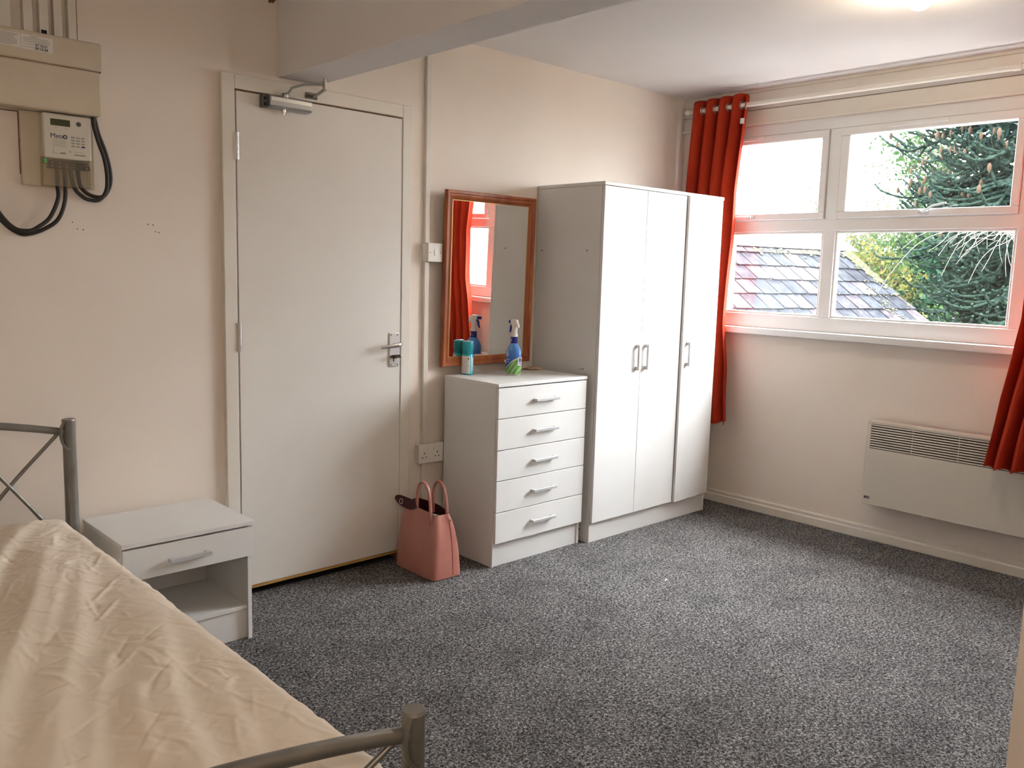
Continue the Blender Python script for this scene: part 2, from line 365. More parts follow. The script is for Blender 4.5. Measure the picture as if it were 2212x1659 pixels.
b = MB(off); b.box((x0+.016, yf+.004, 0), (x1-.016, yf+.02, .095)); b.build('plinth', M['lam'], wr, bevel=.001)
def bar_handle_v(x, z0, z1, y, par, of):
    h = MB(of); h.box((x-.0065, y-.027, z0), (x+.0065, y-.015, z1)); h.box((x-.0065, y-.016, z0), (x+.0065, y, z0+.018)); h.box((x-.0065, y-.016, z1-.018), (x+.0065, y, z1))
    return h.build('door_handle', M['handle'], par, bevel=.0012)
for a_, c_, hx in ((x0+.001, 2.0035, 1.968), (2.0065, 2.342, 2.042)):
    d_ = MB(off); d_.box((a_, yf-.0185, .109), (c_, yf-.0015, zt-.0195)); dd = d_.build('wardrobe_door', M['lam'], wr, bevel=.0012)
    bar_handle_v(hx, .876, 1.008, yf-.018, dd, off)
# third door stands slightly ajar: pivot at its right edge
px_ = x1-.002
d_ = MB((px_, yf-.0015, 0)); d_.box((2.3465, yf-.0185, .109), (px_, yf-.0015, zt-.0195)); dd = d_.build('wardrobe_door', M['lam'], wr, bevel=.0012)
dd.location = Vector((px_, yf-.0015, 0))-Vector(off); dd.rotation_euler = (0, 0, math.radians(2.6))
bar_handle_v(2.388, .876, 1.008, yf-.018, dd, (px_, yf-.0015, 0))
b = MB(off)
for (y, z) in ((.0, 1.479), (-.316, 1.479), (-.335, .06), (-.300, .885), (-.318, .888)):
    b = MB(off); b.tube([(x0+.002, y, z), (x0-.0007, y, z)], .0036 if z != .885 else .0028, 8); b.build('screw_hole', M['dark'], wr)

# ================================================================ CHEST OF DRAWERS
x0, x1, yb, yf, zt = 1.0445, 1.635, .006, -.365, .862
ch = thing('chest_of_drawers', 'white five-drawer chest standing left of the wardrobe', 'chest of drawers', ((x0+x1)/2, (yb+yf)/2, 0)); off = tuple(ch.location)
b = MB(off)
b.box((x0, yf, 0), (x0+.015, yb, zt-.016)); b.box((x1-.015, yf, 0), (x1, yb, zt-.016)); b.box((x0+.015, yb-.004, .03), (x1-.015, yb, zt-.016)); b.box((x0+.015, yf+.002, .10), (x1-.015, yb-.004, .112))
b.build('carcass', M['lam'], ch, bevel=.0012)
b = MB(off); b.box((x0-.002, yf-.019, zt-.016), (x1+.002, yb, zt)); b.build('top_panel', M['lam'], ch, bevel=.0015)
b = MB(off); b.box((x0+.015, yf+.006, 0), (x1-.015, yf+.021, .10)); b.build('plinth', M['lam'], ch, bevel=.001)
zs = [.8425, .7005, .554, .4105, .262, .1135]
for k in range(5):
    za, zb = zs[k+1]+.0018, zs[k]-.0018
    d_ = MB(off); d_.box((x0+.0015, yf-.0175, za), (x1-.0015, yf-.0015, zb)); dd = d_.build('drawer', M['lam'], ch, bevel=.0012)
    s_ = MB(off); s_.box((x0+.03, yf-.001, za+.02), (x1-.03, yb-.03, zb-.03)); s_.build('drawer_box', M['lamin'], dd)
    zc = (za+zb)/2+.002; h = MB(off); y = yf-.0175
    h.box((1.266, y-.027, zc-.0065), (1.420, y-.014, zc+.0065)); h.box((1.266, y-.016, zc-.0065), (1.284, y, zc+.0065)); h.box((1.402, y-.016, zc-.0065), (1.420, y, zc+.0065))
    h.build('drawer_handle', M['handle'], dd, bevel=.0012)

# ================================================================ BEDSIDE TABLE
x0, x1, yb, yf, zt = -.600, -.143, -.010, -.372, .451
bt = thing('bedside_table', 'low white bedside table with one drawer and an open shelf, beside the bed', 'bedside table', (-.37, -.20, 0), rz=math.radians(.6))
off = (-.37, -.20, 0)
b = MB(off)
b.box((x0, yf, 0), (x0+.015, yb, zt-.016)); b.box((x1-.015, yf, 0), (x1, yb, zt-.016)); b.box((x0+.015, yb-.006, .02), (x1-.015, yb-.002, zt-.016)); b.box((x0+.015, yf+.02, .305), (x1-.015, yb-.006, .318))
b.build('carcass', M['lam'], bt, bevel=.0012)
b = MB(off); b.box((x0-.003, yf-.022, zt-.016), (x1+.004, yb, zt)); b.build('top_panel', M['lam'], bt, bevel=.0015)
b = MB(off); b.box((x0+.015, yf+.010, .112), (x1-.015, yb-.006, .127)); b.build('shelf', M['lam'], bt, bevel=.001)
b = MB(off); b.box((x0+.015, yf+.016, 0), (x1-.015, yf+.031, .112)); b.build('plinth', M['lam'], bt, bevel=.001)
d_ = MB(off); d_.box((x0+.002, yf-.018, .320), (x1-.0005, yf-.001, .4275)); dd = d_.build('drawer', M['lam'], bt, bevel=.0012)
h = MB(off); y = yf-.018; h.box((-.453, y-.028, .3635), (-.309, y-.015, .3765)); h.box((-.453, y-.016, .3635), (-.435, y, .3765)); h.box((-.327, y-.016, .3635), (-.309, y, .3765)); h.build('drawer_handle', M['handle'], dd, bevel=.0012)

# ================================================================ MIRROR (leans from the wall)
mw, mh, fw, ft = .578, .835, .045, .022
mr = thing('wall_mirror', 'tall mirror in a red-brown wooden frame above the chest of drawers', 'mirror', (1.018, .014, .903), rz=math.radians(-.6), rx=math.radians(1.15))
M['frame'] = add_noise(mat('red-brown stained wood', (.33, .085, .025), .33), (.25, .055, .014), (.42, .12, .035), 14, stretch=(1, 1, .25), bump=.05, bscale=60, bdist=.001)
prof = [(0, 0), (0, -ft*.75), (.004, -ft), (.014, -ft), (.018, -ft*.8), (.022, -ft*.8), (.030, -ft*.95), (.036, -ft*.75), (fw-.003, -ft*.45), (fw, -ft*.40), (fw, 0)]
b = MB(); cs = []
for (cx_, cz_, dx_, dz_) in ((0, 0, 1, 1), (mw, 0, -1, 1), (mw, mh, -1, -1), (0, mh, 1, -1)):
    cs.append([b.addv((cx_+dx_*p, q, cz_+dz_*p)) for p, q in prof])
n = len(prof)
for k in range(4):
    A, B = cs[k], cs[(k+1) % 4]
    for j in range(n): b.face((A[j], B[j], B[(j+1) % n], A[(j+1) % n]))
b.build('mirror_frame', M['frame'], mr)
b = MB(); b.box((fw-.008, -ft*.36, fw-.008), (mw-fw+.008, -ft*.30, mh-fw+.008)); b.build('mirror_glass', M['mirror'], mr)
b = MB(); 
for q in (((fw-.002, -ft*.42, fw-.002), (fw+.0015, -ft*.36, mh-fw+.002)), ((mw-fw-.0015, -ft*.42, fw-.002), (mw-fw+.002, -ft*.36, mh-fw+.002)), ((fw, -ft*.42, fw-.002), (mw-fw, -ft*.36, fw+.0015)), ((fw, -ft*.42, mh-fw-.0015), (mw-fw, -ft*.36, mh-fw+.002))): b.box(*q)
b.build('inner_bead', mat('gilt bead', (.55, .38, .16), .35, .5), mr)
b = MB(); b.box((.01, -.002, .01), (mw-.01, .004, mh-.01)); b.build('backing_board', mat('brown hardboard', (.2, .12, .06), .8), mr)

# ================================================================ SPRAY BOTTLE
def superloft(b, secs, c=(0, 0, 0), n=36, e=2.6, mi=0):
    rings = []
    for (z, a, w_, cx, cy) in secs:
        ring = []
        for j in range(n):
            t = 2*math.pi*j/n; ct, st = math.cos(t), math.sin(t)
            ring.append(b.addv((c[0]+cx+a*abs(ct)**(2/e)*(1 if ct >= 0 else -1), c[1]+cy+w_*abs(st)**(2/e)*(1 if st >= 0 else -1), c[2]+z)))
        rings.append(ring)
    for k in range(len(secs)-1):
        for j in range(n): b.face((rings[k][j], rings[k][(j+1) % n], rings[k+1][(j+1) % n], rings[k+1][j]), mi)
    b.face(rings[0][::-1], mi); b.face(rings[-1], mi)
sp = thing('spray_bottle', 'blue trigger spray bottle with white head and green leaf label', 'spray bottle', (1.345, -.155, .8625), rz=math.radians(81))
# local x = nozzle direction, broad faces are +-y
def label_mat():
    m = mat('blue cleaner bottle', (.03, .13, .55), .3); t, bs = nodes(m); N = t.nodes.new; L = t.links.new
    co = N('ShaderNodeTexCoord'); sx = N('ShaderNodeSeparateXYZ'); L(co.outputs['Object'], sx.inputs[0])
    def math_(op, a, b_=None, c_=None):
        q = N('ShaderNodeMath'); q.operation = op
        for i, v in enumerate((a, b_, c_)):
            if v is None: continue
            if isinstance(v, (int, float)): q.inputs[i].default_value = v
            else: L(v, q.inputs[i])
        return q.outputs[0]
    X, Z = sx.outputs['X'], sx.outputs['Z']
    # green leaf boundary: z = .03 + .75*(.028 - x)  (rises towards the back edge)
    edge = math_('ADD', math_('MULTIPLY', X, -.75), .047)
    dgrn = math_('SUBTRACT', Z, edge)
    isg = math_('LESS_THAN', dgrn, 0); isw = math_('LESS_THAN', dgrn, .005)
    rim = math_('GREATER_THAN', X, .034); rim2 = math_('LESS_THAN', Z, .075); rim3 = math_('MULTIPLY', rim, rim2)
    neck = math_('GREATER_THAN', Z, .158)
    r = N('ShaderNodeMapRange'); L(Z, r.inputs[0]); r.inputs[1].default_value = .05; r.inputs[2].default_value = .15
    def mixc(f, a, b_):
        q = N('ShaderNodeMix'); q.data_type = 'RGBA'
        if isinstance(f, (int, float)): q.inputs[0].default_value = f
        else: L(f, q.inputs[0])
        for i, v in ((6, a), (7, b_)):
            if isinstance(v, tuple): q.inputs[i].default_value = (*v, 1)
            else: L(v, q.inputs[i])
        return q.outputs[2]
    c = mixc(r.outputs[0], (.015, .055, .38), (.09, .30, .68))
    c = mixc(isw, c, (.85, .85, .82))
    wv = N('ShaderNodeTexWave'); wv.inputs['Scale'].default_value = 18; wv.bands_direction = 'DIAGONAL'; L(co.outputs['Object'], wv.inputs['Vector'])
    g = mixc(wv.outputs['Fac'], (.10, .30, .06), (.34, .55, .22)); c = mixc(isg, c, g)
    c = mixc(rim3, c, (.82, .82, .80)); base = math_('LESS_THAN', Z, .006); c = mixc(base, c, (.8, .82, .8))
    L(c, bs.inputs['Base Color']); return m
b = MB()
superloft(b, [(0, .040, .026, 0, 0), (.004, .044, .029, 0, 0), (.03, .047, .031, 0, 0), (.06, .0455, .030, 0, 0), (.09, .0455, .030, 0, 0), (.118, .044, .029, 0, 0), (.135, .034, .025, 0, 0), (.150, .021, .018, 0, 0), (.158, .0155, .0155, 0, 0)])
b.build('bottle_body', label_mat(), sp, smooth=True)
M['wplas'] = mat('white moulded plastic', (.80, .76, .72), .35); M['navy'] = mat('navy plastic', (.015, .02, .22), .35)
b = MB(); superloft(b, [(.155, .0175, .0175, 0, 0), (.157, .018, .018, 0, 0), (.187, .017, .017, 0, 0), (.188, .015, .015, 0, 0)], e=2); nk = b.build('neck_label', M['navy'], sp, smooth=True)
b = MB()
superloft(b, [(.188, .0165, .0165, 0, 0), (.196, .0165, .016, 0, 0), (.205, .0145, .0135, 0, 0), (.228, .0145, .012, -.002, 0), (.240, .020, .012, -.004, 0), (.252, .028, .0125, -.003, 0), (.262, .029, .0125, 0, 0), (.268, .024, .011, 0, 0), (.271, .016, .007, 0, 0)])
hd = b.build('spray_head', M['wplas'], sp, smooth=True)
b = MB(); b.tube([(-.024, 0, .247), (-.031, 0, .240), (-.034, 0, .232)], [.010, .008, .005], 12); b.build('head_rear', M['wplas'], hd, smooth=True)
b = MB(); b.tube([(.024, 0, .259), (.040, 0, .259), (.044, 0, .259)], [.0085, .0085, .007], 14); b.build('nozzle', M['navy'], hd, smooth=True)
b = MB(); b.tube([(.018, 0, .250), (.027, 0, .238), (.031, 0, .222), (.038, 0, .208)], [.006, .007, .006, .004], 10, flat=(1.1, .7)); b.build('trigger', M['navy'], hd, smooth=True)
lab = mat('pale print', (.85, .88, .92), .5)
b = MB()   # pale peak emblem on the broad side facing the room
b.prism([(.008, .092), (.016, .092), (.0125, .128)], 1, .0285, .0302); b.prism([(.000, .092), (.004, .092), (.0105, .128)], 1, .0285, .0301)
b.build('emblem', lab, sp)
text_obj('cleaner', .010, 'label_text', lab, sp, (.016, .0312, .074), (math.pi/2, 0, math.pi), depth=.0003)
text_obj('spray', .008, 'label_text', lab, sp, (.012, .0314, .064), (math.pi/2, 0, math.pi), depth=.0003)
text_obj('1', .026, 'label_text', lab, sp, (.003, .0183, .162), (math.pi/2, 0, math.pi), depth=.0003)
text_obj(':', .022, 'label_text', lab, sp, (.012, .0175, .162), (math.pi/2, 0, math.pi), depth=.0003)
text_obj('Ready', .012, 'label_text', lab, sp, (-.014, -.0165, .166), (math.pi/2, 0, 0), depth=.0003)
b = MB(); b.box((-.0475, -.016, .050), (-.044, .006, .090)); bc = b.build('barcode_panel', lab, sp)
b = MB()
for k in range(11): b.box((-.0479, -.0135+k*.0015, .066), (-.0475, -.0135+k*.0015+(.0006 if k % 3 else .0010), .086))
for k in range(6): b.box((-.0479, -.0135+k*.0027, .056), (-.0475, -.012+k*.0027, .061))
b.build('barcode_print', M['navy'], bc)
b = MB()    # little white butterfly shapes on the label
for (cx_, cz_, s_) in ((.029, .066, .006), (.023, .057, .004)):
    for d_ in (-1, 1): b.prism([(cx_, cz_), (cx_+d_*s_, cz_+s_), (cx_+d_*s_*1.2, cz_-s_*.2), (cx_+d_*s_*.5, cz_-s_*.7)], 1, .0290, .0316)
b.build('butterfly_print', lab, sp)

# ================================================================ AEROSOL CAN
ca = thing('air_freshener_can', 'short turquoise aerosol can with teal cap, left of the spray bottle', 'aerosol can', (1.155, -.030, .8625))
teal = mat('metallic turquoise print', (.03, .42, .52), .3, .35)
b = MB(); b.lathe([(.026, 0), (.029, .002), (.029, .006), (.0285, .008), (.0285, .094), (.027, .098), (.024, .101)], (0, 0, 0), 32); b.build('can_body', teal, ca, smooth=True)
b = MB(); R_ = .0291   # white back panel wraps the left two thirds of the visible side
def wrap(b, a0, a1, z0, z1, R, n=14, mi=0):
    vs = [[b.addv((R*math.cos(a0+(a1-a0)*k/n), R*math.sin(a0+(a1-a0)*k/n), z)) for k in range(n+1)] for z in (z0, z1)]
    for k in range(n): b.face((vs[0][k], vs[0][k+1], vs[1][k+1], vs[1][k]), mi)
d2 = math.radians
wrap(b, d2(150), d2(258), .007, .092, .0289); b.build('white_label', mat('white printed label', (.72, .71, .68), .5), ca)
b = MB(); wrap(b, d2(282), d2(300), .02, .085, .0288, 6); b.build('side_label', lab, ca)
b = MB()
for k in range(11): wrap(b, d2(196), d2(222+(k*7) % 12), .012+k*.0065, .0135+k*.0065, .02905, 6)
wrap(b, d2(236), d2(247), .040, .045, .02905, 4); b.build('label_print', mat('grey print', (.35, .34, .33), .6), ca)
b = MB(); # red hazard diamond
am, zc, q = d2(240), .078, .0065
for (ra, rb) in ((1.0, .72),):
    P = [((0), ra), (1, 0), (0, -ra), (-1, 0)]
    o4 = [(0, q), (q, 0), (0, -q), (-q, 0)]; i4 = [(0, q*.7), (q*.7, 0), (0, -q*.7), (-q*.7, 0)]
    def pt(u, v): a = am+u/.0291; return (.02915*math.cos(a), .02915*math.sin(a), zc+v)
    O_ = [b.addv(pt(*p)) for p in o4]; I_ = [b.addv(pt(*p)) for p in i4]
    for k in range(4): b.face((O_[k], O_[(k+1) % 4], I_[(k+1) % 4], I_[k]))
b.build('hazard_diamond', mat('red print', (.7, .05, .02), .6), ca)
b = MB(); wrap(b, am-.07, am+.07, zc-.0022, zc+.0025, .02916, 3); b.build('flame_mark', M['ink'], ca)
b = MB(); b.lathe([(.024, .100), (.0255, .102), (.0255, .118), (.029, .124), (.029, .152), (.027, .159), (.020, .163)], (0, 0, 0), 32); cap = b.build('cap', mat('teal cap plastic', (.01, .30, .36), .35), ca, smooth=True)
b = MB(); b.box((-.004, -.0295, .124), (.006, -.026, .133)); o_ = b.build('cap_notch', M['dark'], cap); o_.rotation_euler = (0, 0, d2(62))

# ================================================================ PAPER SCRAP on the chest
b = MB((1.585, -.03, .8635))
def pf(u, v): return (1.545+u*.085+.006*math.sin(5*v), -.075+v*.075, .8635+.0035+.003*math.sin(6*u+3*v)+.002*math.sin(14*v))
b.grid(pf, 14, 12); tag(b.build('paper_scrap', mat('buff crumpled paper', (.60, .40, .28), .8), solid=.003, smooth=True), 'small crumpled buff paper lying on the chest against the wardrobe', 'paper')

# ================================================================ HANDBAG
M['leather'] = add_noise(mat('dusty pink leather', (.50, .17, .125), .36), (.42, .165, .13), (.47, .19, .15), 9, bump=.12, bscale=220, bdist=.0006)
M['lining'] = mat('dark maroon lining', (.055, .008, .010), .7)
hb = thing('handbag', 'dusty pink leather tote handbag standing on the carpet beside the chest', 'handbag', (.800, -.198, 0))
# local: x across (short), y along (long; -y faces the camera)
def bag_section(t):   # t 0 bottom .. 1 rim: half width x, half length y, z
    hx = .082+.004*math.sin(math.pi*t)-.030*t**1.6; hy = .150-.008*t-.018*t**2
    return hx, hy, .302*t
def bag_fn(inner):
    k = .0025 if inner else 0
    def fn(u, v):
        hx, hy, z = bag_section(v); hx -= k; hy -= k
        a = 2*math.pi*u; ct, st = math.cos(a), math.sin(a); e = 2/ (9-5.2*v)
        x = hx*abs(ct)**e*(1 if ct >= 0 else -1); y = hy*abs(st)**e*(1 if st >= 0 else -1)
        fold = math.exp(-((abs(y)-hy)/.03)**2)*0
        # the end faces fold inwards towards the rim; the front long side dents around the pleat
        if abs(st) > .8: y -= (1 if st >= 0 else -1)*.012*v**2*math.exp(-(x/.03)**2)
        if ct < 0: x += .016*math.exp(-((y+.075)/.03)**2)*max(0, v-.25)**.8
        z += (-.020*v**6)*math.exp(-((y+.11)/.06)**2) + (.012*v**6)*(1 if y > .09 else 0)*(y-.09)/.07
        x += -.010*v**3
        return (x, y, z+.004+.0)
    return fn
b = MB(); b.grid(bag_fn(False), 96, 30)
n_ = 97*31
b.face([i*31 for i in range(96)], 0)
body = b.build('bag_body', M['leather'], hb, smooth=True)
b = MB(); b.grid(bag_fn(True), 96, 30); b.face([i*31 for i in range(96)][::-1], 0); b.build('bag_lining', M['lining'], hb, smooth=True)
b = MB()
for k in range(14):   # vertical seam on the end face
    pass
def seam(ux, uy):
    pts = []
    for k in range(16):
        v = .02+.97*k/15; hx, hy, z = bag_section(v); pts.append((ux*hx-.010*v**3+.018, -hy-.0006+.012*v**2*math.exp(-((ux*hx+.018)/.03)**2), z+.004-.02*v**6*.4))
    return pts
b.tube(seam(.12, -1), .0009, 6); b.build('seam', mat('dark pink stitching', (.22, .05, .035), .6), body)
b = MB(); b.tube([(-.058, -.085, .255), (-.056, -.083, .22), (-.062, -.080, .18)], [.001, .0022, .0008], 6); b.build('pleat_crease', mat('dark pink crease', (.20, .045, .03), .6), body)
b = MB(); b.lathe([(.004, -.001), (.004, .0015), (.002, .003)], (.006, -.148, .266), 14, axis='y'); b.build('stud', mat('rose gold stud', (.70, .40, .28), .25, 1), body)
def strap(xs, ya, yb_, ztop, lean):
    pts = []
    for k in range(25):
        a = math.pi*k/24; y = (ya+yb_)/2 - math.cos(a)*(yb_-ya)/2 * (-1)
        z = .262+ (ztop-.262)*math.sin(a)**.62; pts.append((xs+lean*(z-.26), (ya+yb_)/2+math.cos(a)*(yb_-ya)/2, z))
    return pts
for xs, ln in ((-.056, -.03), (.036, -.05)):
    b = MB(); b.tube(strap(xs, -.090, .010, .418 if xs > 0 else .428, ln), .0075, 10, flat=(1.1, .75)); b.build('handle', M['leather'], hb, smooth=True)
# closing tab leaning out over the far left rim
b = MB(); n = 18
def tabf(u, v):
    # rounded tongue rooted at rim (u=0) reaching to -x,+y
    hgt = math.sqrt(max(0, 1-(max(0, u-.55)/.45)**2)) if u < 1 else 0
    w_ = (v-.5)*2*hgt*.030
    return (-.060-.022*u-.30*w_-.004, .005+.135*u, .306+.014*u+w_)
b.grid(tabf, 14, 10); tb = b.build('closing_tab', M['lining'], hb, solid=.004, smooth=True)
b = MB(); b.ring((-.089, .088, .318), .011, .0018, (-1, -.15, .3)); b.build('magnet_ring', M['chrome'], tb)
b = MB()
def cont(u, v): return (-.03+u*.05, -.07+v*.10, .255+.02*math.sin(3*u+2*v))
b.grid(cont, 8, 8); b.build('papers_inside', mat('folded grey paper', (.55, .53, .50), .7), hb, solid=.002, smooth=True)

# ================================================================ LIGHT SWITCH, SOCKET, TRUNKING
sw = thing('light_switch', 'square white single light switch on a surface box left of the mirror', 'light switch', (.971, YW, 1.400)); off = (.971, YW, 1.400)
b = MB(off); b.box((.930, .008, 1.401), (1.012, YW, 1.486)); b.build('back_box', M['plastic'], sw, bevel=.002)
b = MB(off); b.box((.928, .000, 1.400), (1.014, .008, 1.487)); fp = b.build('faceplate', M['plastic'], sw, bevel=.003)
b = MB(off); b.prism([(.0, 1.430), (-.004, 1.431), (-.0015, 1.458), (.0, 1.459)], 0, .965, .977); b.build('rocker', M['plastic'], sw, bevel=.0008)
for x in (.941, 1.001): b = MB(off); b.tube([(x, .0005, 1.4435), (x, -.0008, 1.4435)], .0028, 10); b.build('screw', M['screw'], fp)
so = thing('wall_socket', 'white double power socket low on the wall beside the chest', 'socket', (.965, YW, .442)); off = (.965, YW, .442)
b = MB(off); b.box((.897, .012, .444), (1.039, YW, .533)); b.build('back_box', M['plastic'], so, bevel=.002)
b = MB(off); b.box((.893, .003, .442), (1.041, .012, .535)); fp = b.build('faceplate', M['plastic'], so, bevel=.003)
for cx_ in (.926, 1.003):
    b = MB(off); b.box((cx_-.002, .0022, .487), (cx_+.002, .0032, .496)); b.box((cx_-.0135, .0022, .470), (cx_-.0075, .0032, .474)); b.box((cx_+.0075, .0022, .470), (cx_+.0135, .0032, .474)); b.build('pin_holes', M['dark'], so)
for cx_ in (.948, .962 if False else .986):
    b = MB(off); b.prism([(.003, .503), (-.0005, .504), (.001, .522), (.003, .523)], 0, cx_-.005, cx_+.005); b.build('rocker', M['plastic'], so, bevel=.0006)
for (z0_, z1_, lb) in ((1.487, H, 'white cable trunking running from ceiling down to the light switch'), (.535, 1.400, 'white cable trunking between light switch and power socket'), (0., .442, 'white cable trunking below the power socket')):
    b = MB((.945, YW, z0_)); b.box((.932, .028, z0_), (.958, YW, z1_)); tag(b.build('cable_trunking', M['gloss'], bevel=.002), lb, 'trunking', 'trunking on the door wall')

# ================================================================ HEATER
ht = thing('panel_heater', 'long off-white electric panel heater mounted under the window', 'heater', (1.72, 0, .211), 'r'); off = (1.72, 0, .211)
s0, s1, z0, z1, y0, y1 = 1.274, 2.17, .211, .651, -.092, -.030
gs0, gs1, gz0, gz1 = 1.292, 2.15, .508, .636
b = MB(off)
b.box((s0, y0, z0), (s1, y0+.003, gz0)); b.box((s0, y0, gz1), (s1, y0+.003, z1)); b.box((s0, y0, gz0), (gs0, y0+.003, gz1)); b.box((gs1, y0, gz0), (s1, y0+.003, gz1))
b.box((s0, y0+.003, z1-.003), (s1, y1, z1)); b.box((s0, y0+.003, z0), (s0+.003, y1, z1-.003)); b.box((s1-.003, y0+.003, z0), (s1, y1, z1-.003))
b.build('casing', M['heater'], ht, bevel=.0015)
b = MB(off); b.box((s0+.003, y0+.035, z0+.01), (s1-.003, y1, z1-.004)); b.box((s0+.05, y1, z0+.08), (s1-.05, 0, z1-.08)); b.build('heater_core', mat('dark heater inside', (.03, .03, .03), .7), ht)
b = MB(off); ns = 10; pz = (gz1-gz0)/ns
for k in range(ns):
    z = gz0+pz*(k+.28); b.prism([(y0-.0005, z), (y0+.014, z+pz*.25), (y0+.014, z+pz*.33), (y0-.0005, z+pz*.58)], 0, gs0, gs1)
for s_ in (1.50, 1.72, 1.94): b.box((s_, y0+.006, gz0), (s_+.002, y0+.012, gz1))
b.build('grille', M['heater'], ht)
text_obj('atc', .026, 'logo', M['ink'], ht, (1.283-1.72, y0-.0006, .2415-.211), UP, bold=.0006)
b = MB(off); b.lathe([(.03, .0), (.03, .012), (.02, .016)], (1.60, -.05, z0-.014), 20); b.build('thermostat_foot', M['heater'], ht)

# ================================================================ METER CORNER
cu = thing('meter_cupboard', 'cream fuse box cover high on the wall above the meter', 'cupboard', (-.82, YWL, 1.845)); off = (-.82, YWL, 1.845)
b = MB(off); b.box((-1.12, -.060, 1.846), (-.507, YWL, 1.990)); b.build('lower_cover', M['cream_metal'], cu, bevel=.006)
b = MB(off); b.box((-1.12, -.056, 1.9925), (-.500, YWL, 2.084)); b.build('upper_cover', M['cream_metal'], cu, bevel=.006)
b = MB(off); b.box((-1.11, -.05, 1.989), (-.503, YWL-.001, 1.994)); b.build('cover_gap', M['brown'], cu)
b = MB(off); b.box((-.99, -.0572, 2.026), (-.7435, -.056, 2.070)); p1 = b.build('instruction_label', M['paper'], cu)
b = MB(off); b.box((-.742, -.0572, 2.024), (-.650, -.056, 2.070)); p2 = b.build('inspection_label', M['paper'], cu)
pr = mat('small grey print', (.30, .27, .22), .7)
b = MB(off)
for k in range(9): b.box((-.985, -.0575, 2.031+k*.0042), (-.750-random.random()*.02, -.0573, 2.0325+k*.0042))
b.build('print_lines', pr, p1)
b = MB(off)
for k in range(4): b.box((-.736, -.0575, 2.048+k*.0042), (-.656-random.random()*.01, -.0573, 2.0491+k*.0042))
b.box((-.715, -.0575, 2.0648), (-.695, -.0573, 2.0665)); b.box((-.738, -.0575, 2.041), (-.70, -.0573, 2.042)); b.box((-.738, -.0575, 2.032), (-.70, -.0573, 2.033))
b.build('print_lines', pr, p2)
text_obj('27.10.21', .0105, 'handwritten_date', M['ink'], p2, (-.702+.82, -.0578-YWL, 2.0385-1.845), (math.pi/2, 0.02, 0), bold=.0003)
text_obj('29.10.24', .0110, 'handwritten_date', M['ink'], p2, (-.703+.82, -.0578-YWL, 2.0280-1.845), (math.pi/2, 0.02, 0), bold=.0003)
for k, (xa, xb_) in enumerate(((-.790, -.757), (-.722, -.694), (-.675, -.648), (-.632, -.606), (-.588, -.562))):
    b = MB(((xa+xb_)/2, YWL, 2.084)); b.box((xa, -.012, 2.0845), (xb_, YWL, H)); 
    tag(b.build('cable_trunking', M['gloss'], bevel=.002), ['cream riser strip above the fuse box, leftmost of five', 'cream riser strip above the fuse box, second from the left', 'cream riser strip above the fuse box, middle of five, with a dark foot', 'cream riser strip above the fuse box, fourth from the left', 'cream riser strip above the fuse box, rightmost with a dark edge'][k], 'trunking', 'riser strips above the fuse box')
    if k == 2:
        q = MB(((xa+xb_)/2, YWL, 2.084)); q.box((xa+.004, -.0128, 2.088), (xb_-.006, -.0121, 2.104)); o2 = q.build('cable_knockout', M['dark'], bpy.data.objects[COL.objects[-1].name])
b = MB((-.55, YWL, 2.09)); b.box((-.562, YWL-.004, 2.086), (-.552, YWL-.0002, H)); b.box((-.562, YWL-.004, 2.084), (-.520, YWL-.0002, 2.0885)); tag(b.build('dark_wall_strip', M['brown']), 'dark brown strip beside the rightmost riser strip', 'gap', kind='structure')  # thin brown strip beside and below the last riser
bb = MB((-.63, YWL, 1.61)); bb.box((-.742, .006, 1.605), (-.517, YWL, 1.8455)); bbo = tag(bb.build('meter_board', M['cream_metal'], bevel=.003), 'cream painted backboard behind the electricity meter', 'board')
b = MB((-.63, YWL, 1.61)); b.box((-.7445, YWL-.004, 1.640), (-.7415, YWL-.0005, 1.840)); b.box((-.83, YWL-.002, 1.838), (-.743, YWL-.0004, 1.841)); b.build('brown_edge', M['brown'], bbo)  # narrow brown lines along the board's left side and top
me_ = thing('electricity_meter', 'white prepayment electricity meter with keypad under the fuse box', 'meter', (-.61, .006, 1.61)); off = (-.61, .006, 1.61)
yM = -.030
b = MB(off); b.box((-.684, yM, 1.696), (-.534, .006, 1.842)); b.build('meter_case', mat('meter white plastic', (.66, .62, .54), .45), me_, bevel=.006)
b = MB(off); b.box((-.660, yM-.0015, 1.803), (-.600, yM+.002, 1.824)); b.build('display', mat('grey green screen', (.05, .06, .03), .25), me_, bevel=.001)
b = MB(off); b.lathe([(.0075, 0), (.0075, -.002), (.005, -.003)], (-.573, yM, 1.815), 16, axis='y'); b.build('sensor_port', mat('dark port', (.06, .07, .06), .4), me_)
text_obj('Metr', .0215, 'logo', mat('dark blue print', (.02, .02, .10), .6), me_, (-.6625+.61, yM-.0008-.006, 1.7625-1.61), UP, bold=0)
b = MB(off); b.ring((-.6165, yM-.0002, 1.7685), .0052, .0016, (0, 1, 0)); b.build('logo_ring', mat('dark blue logo', (.02, .02, .10), .6), me_)
b = MB(off)
for r_ in range(4):
    for c__ in range(3):
        if (r_, c__) != (3, 2): b.box((-.598+c__*.0155, yM-.0012, 1.7675-r_*.0095), (-.5865+c__*.0155, yM+.001, 1.7725-r_*.0095))
b.build('keypad', mat('grey keys', (.34, .33, .30), .5), me_, bevel=.0008)
b = MB(off); b.box((-.567, yM-.0012, 1.739), (-.5555, yM+.001, 1.744)); b.build('enter_key', mat('navy key', (.02, .03, .15), .5), me_, bevel=.0008)
b = MB(off)
for k in range(5): b.box((-.655, yM-.0003, 1.757-k*.0052), (-.612-random.random()*.006, yM+.001, 1.758-k*.0052))
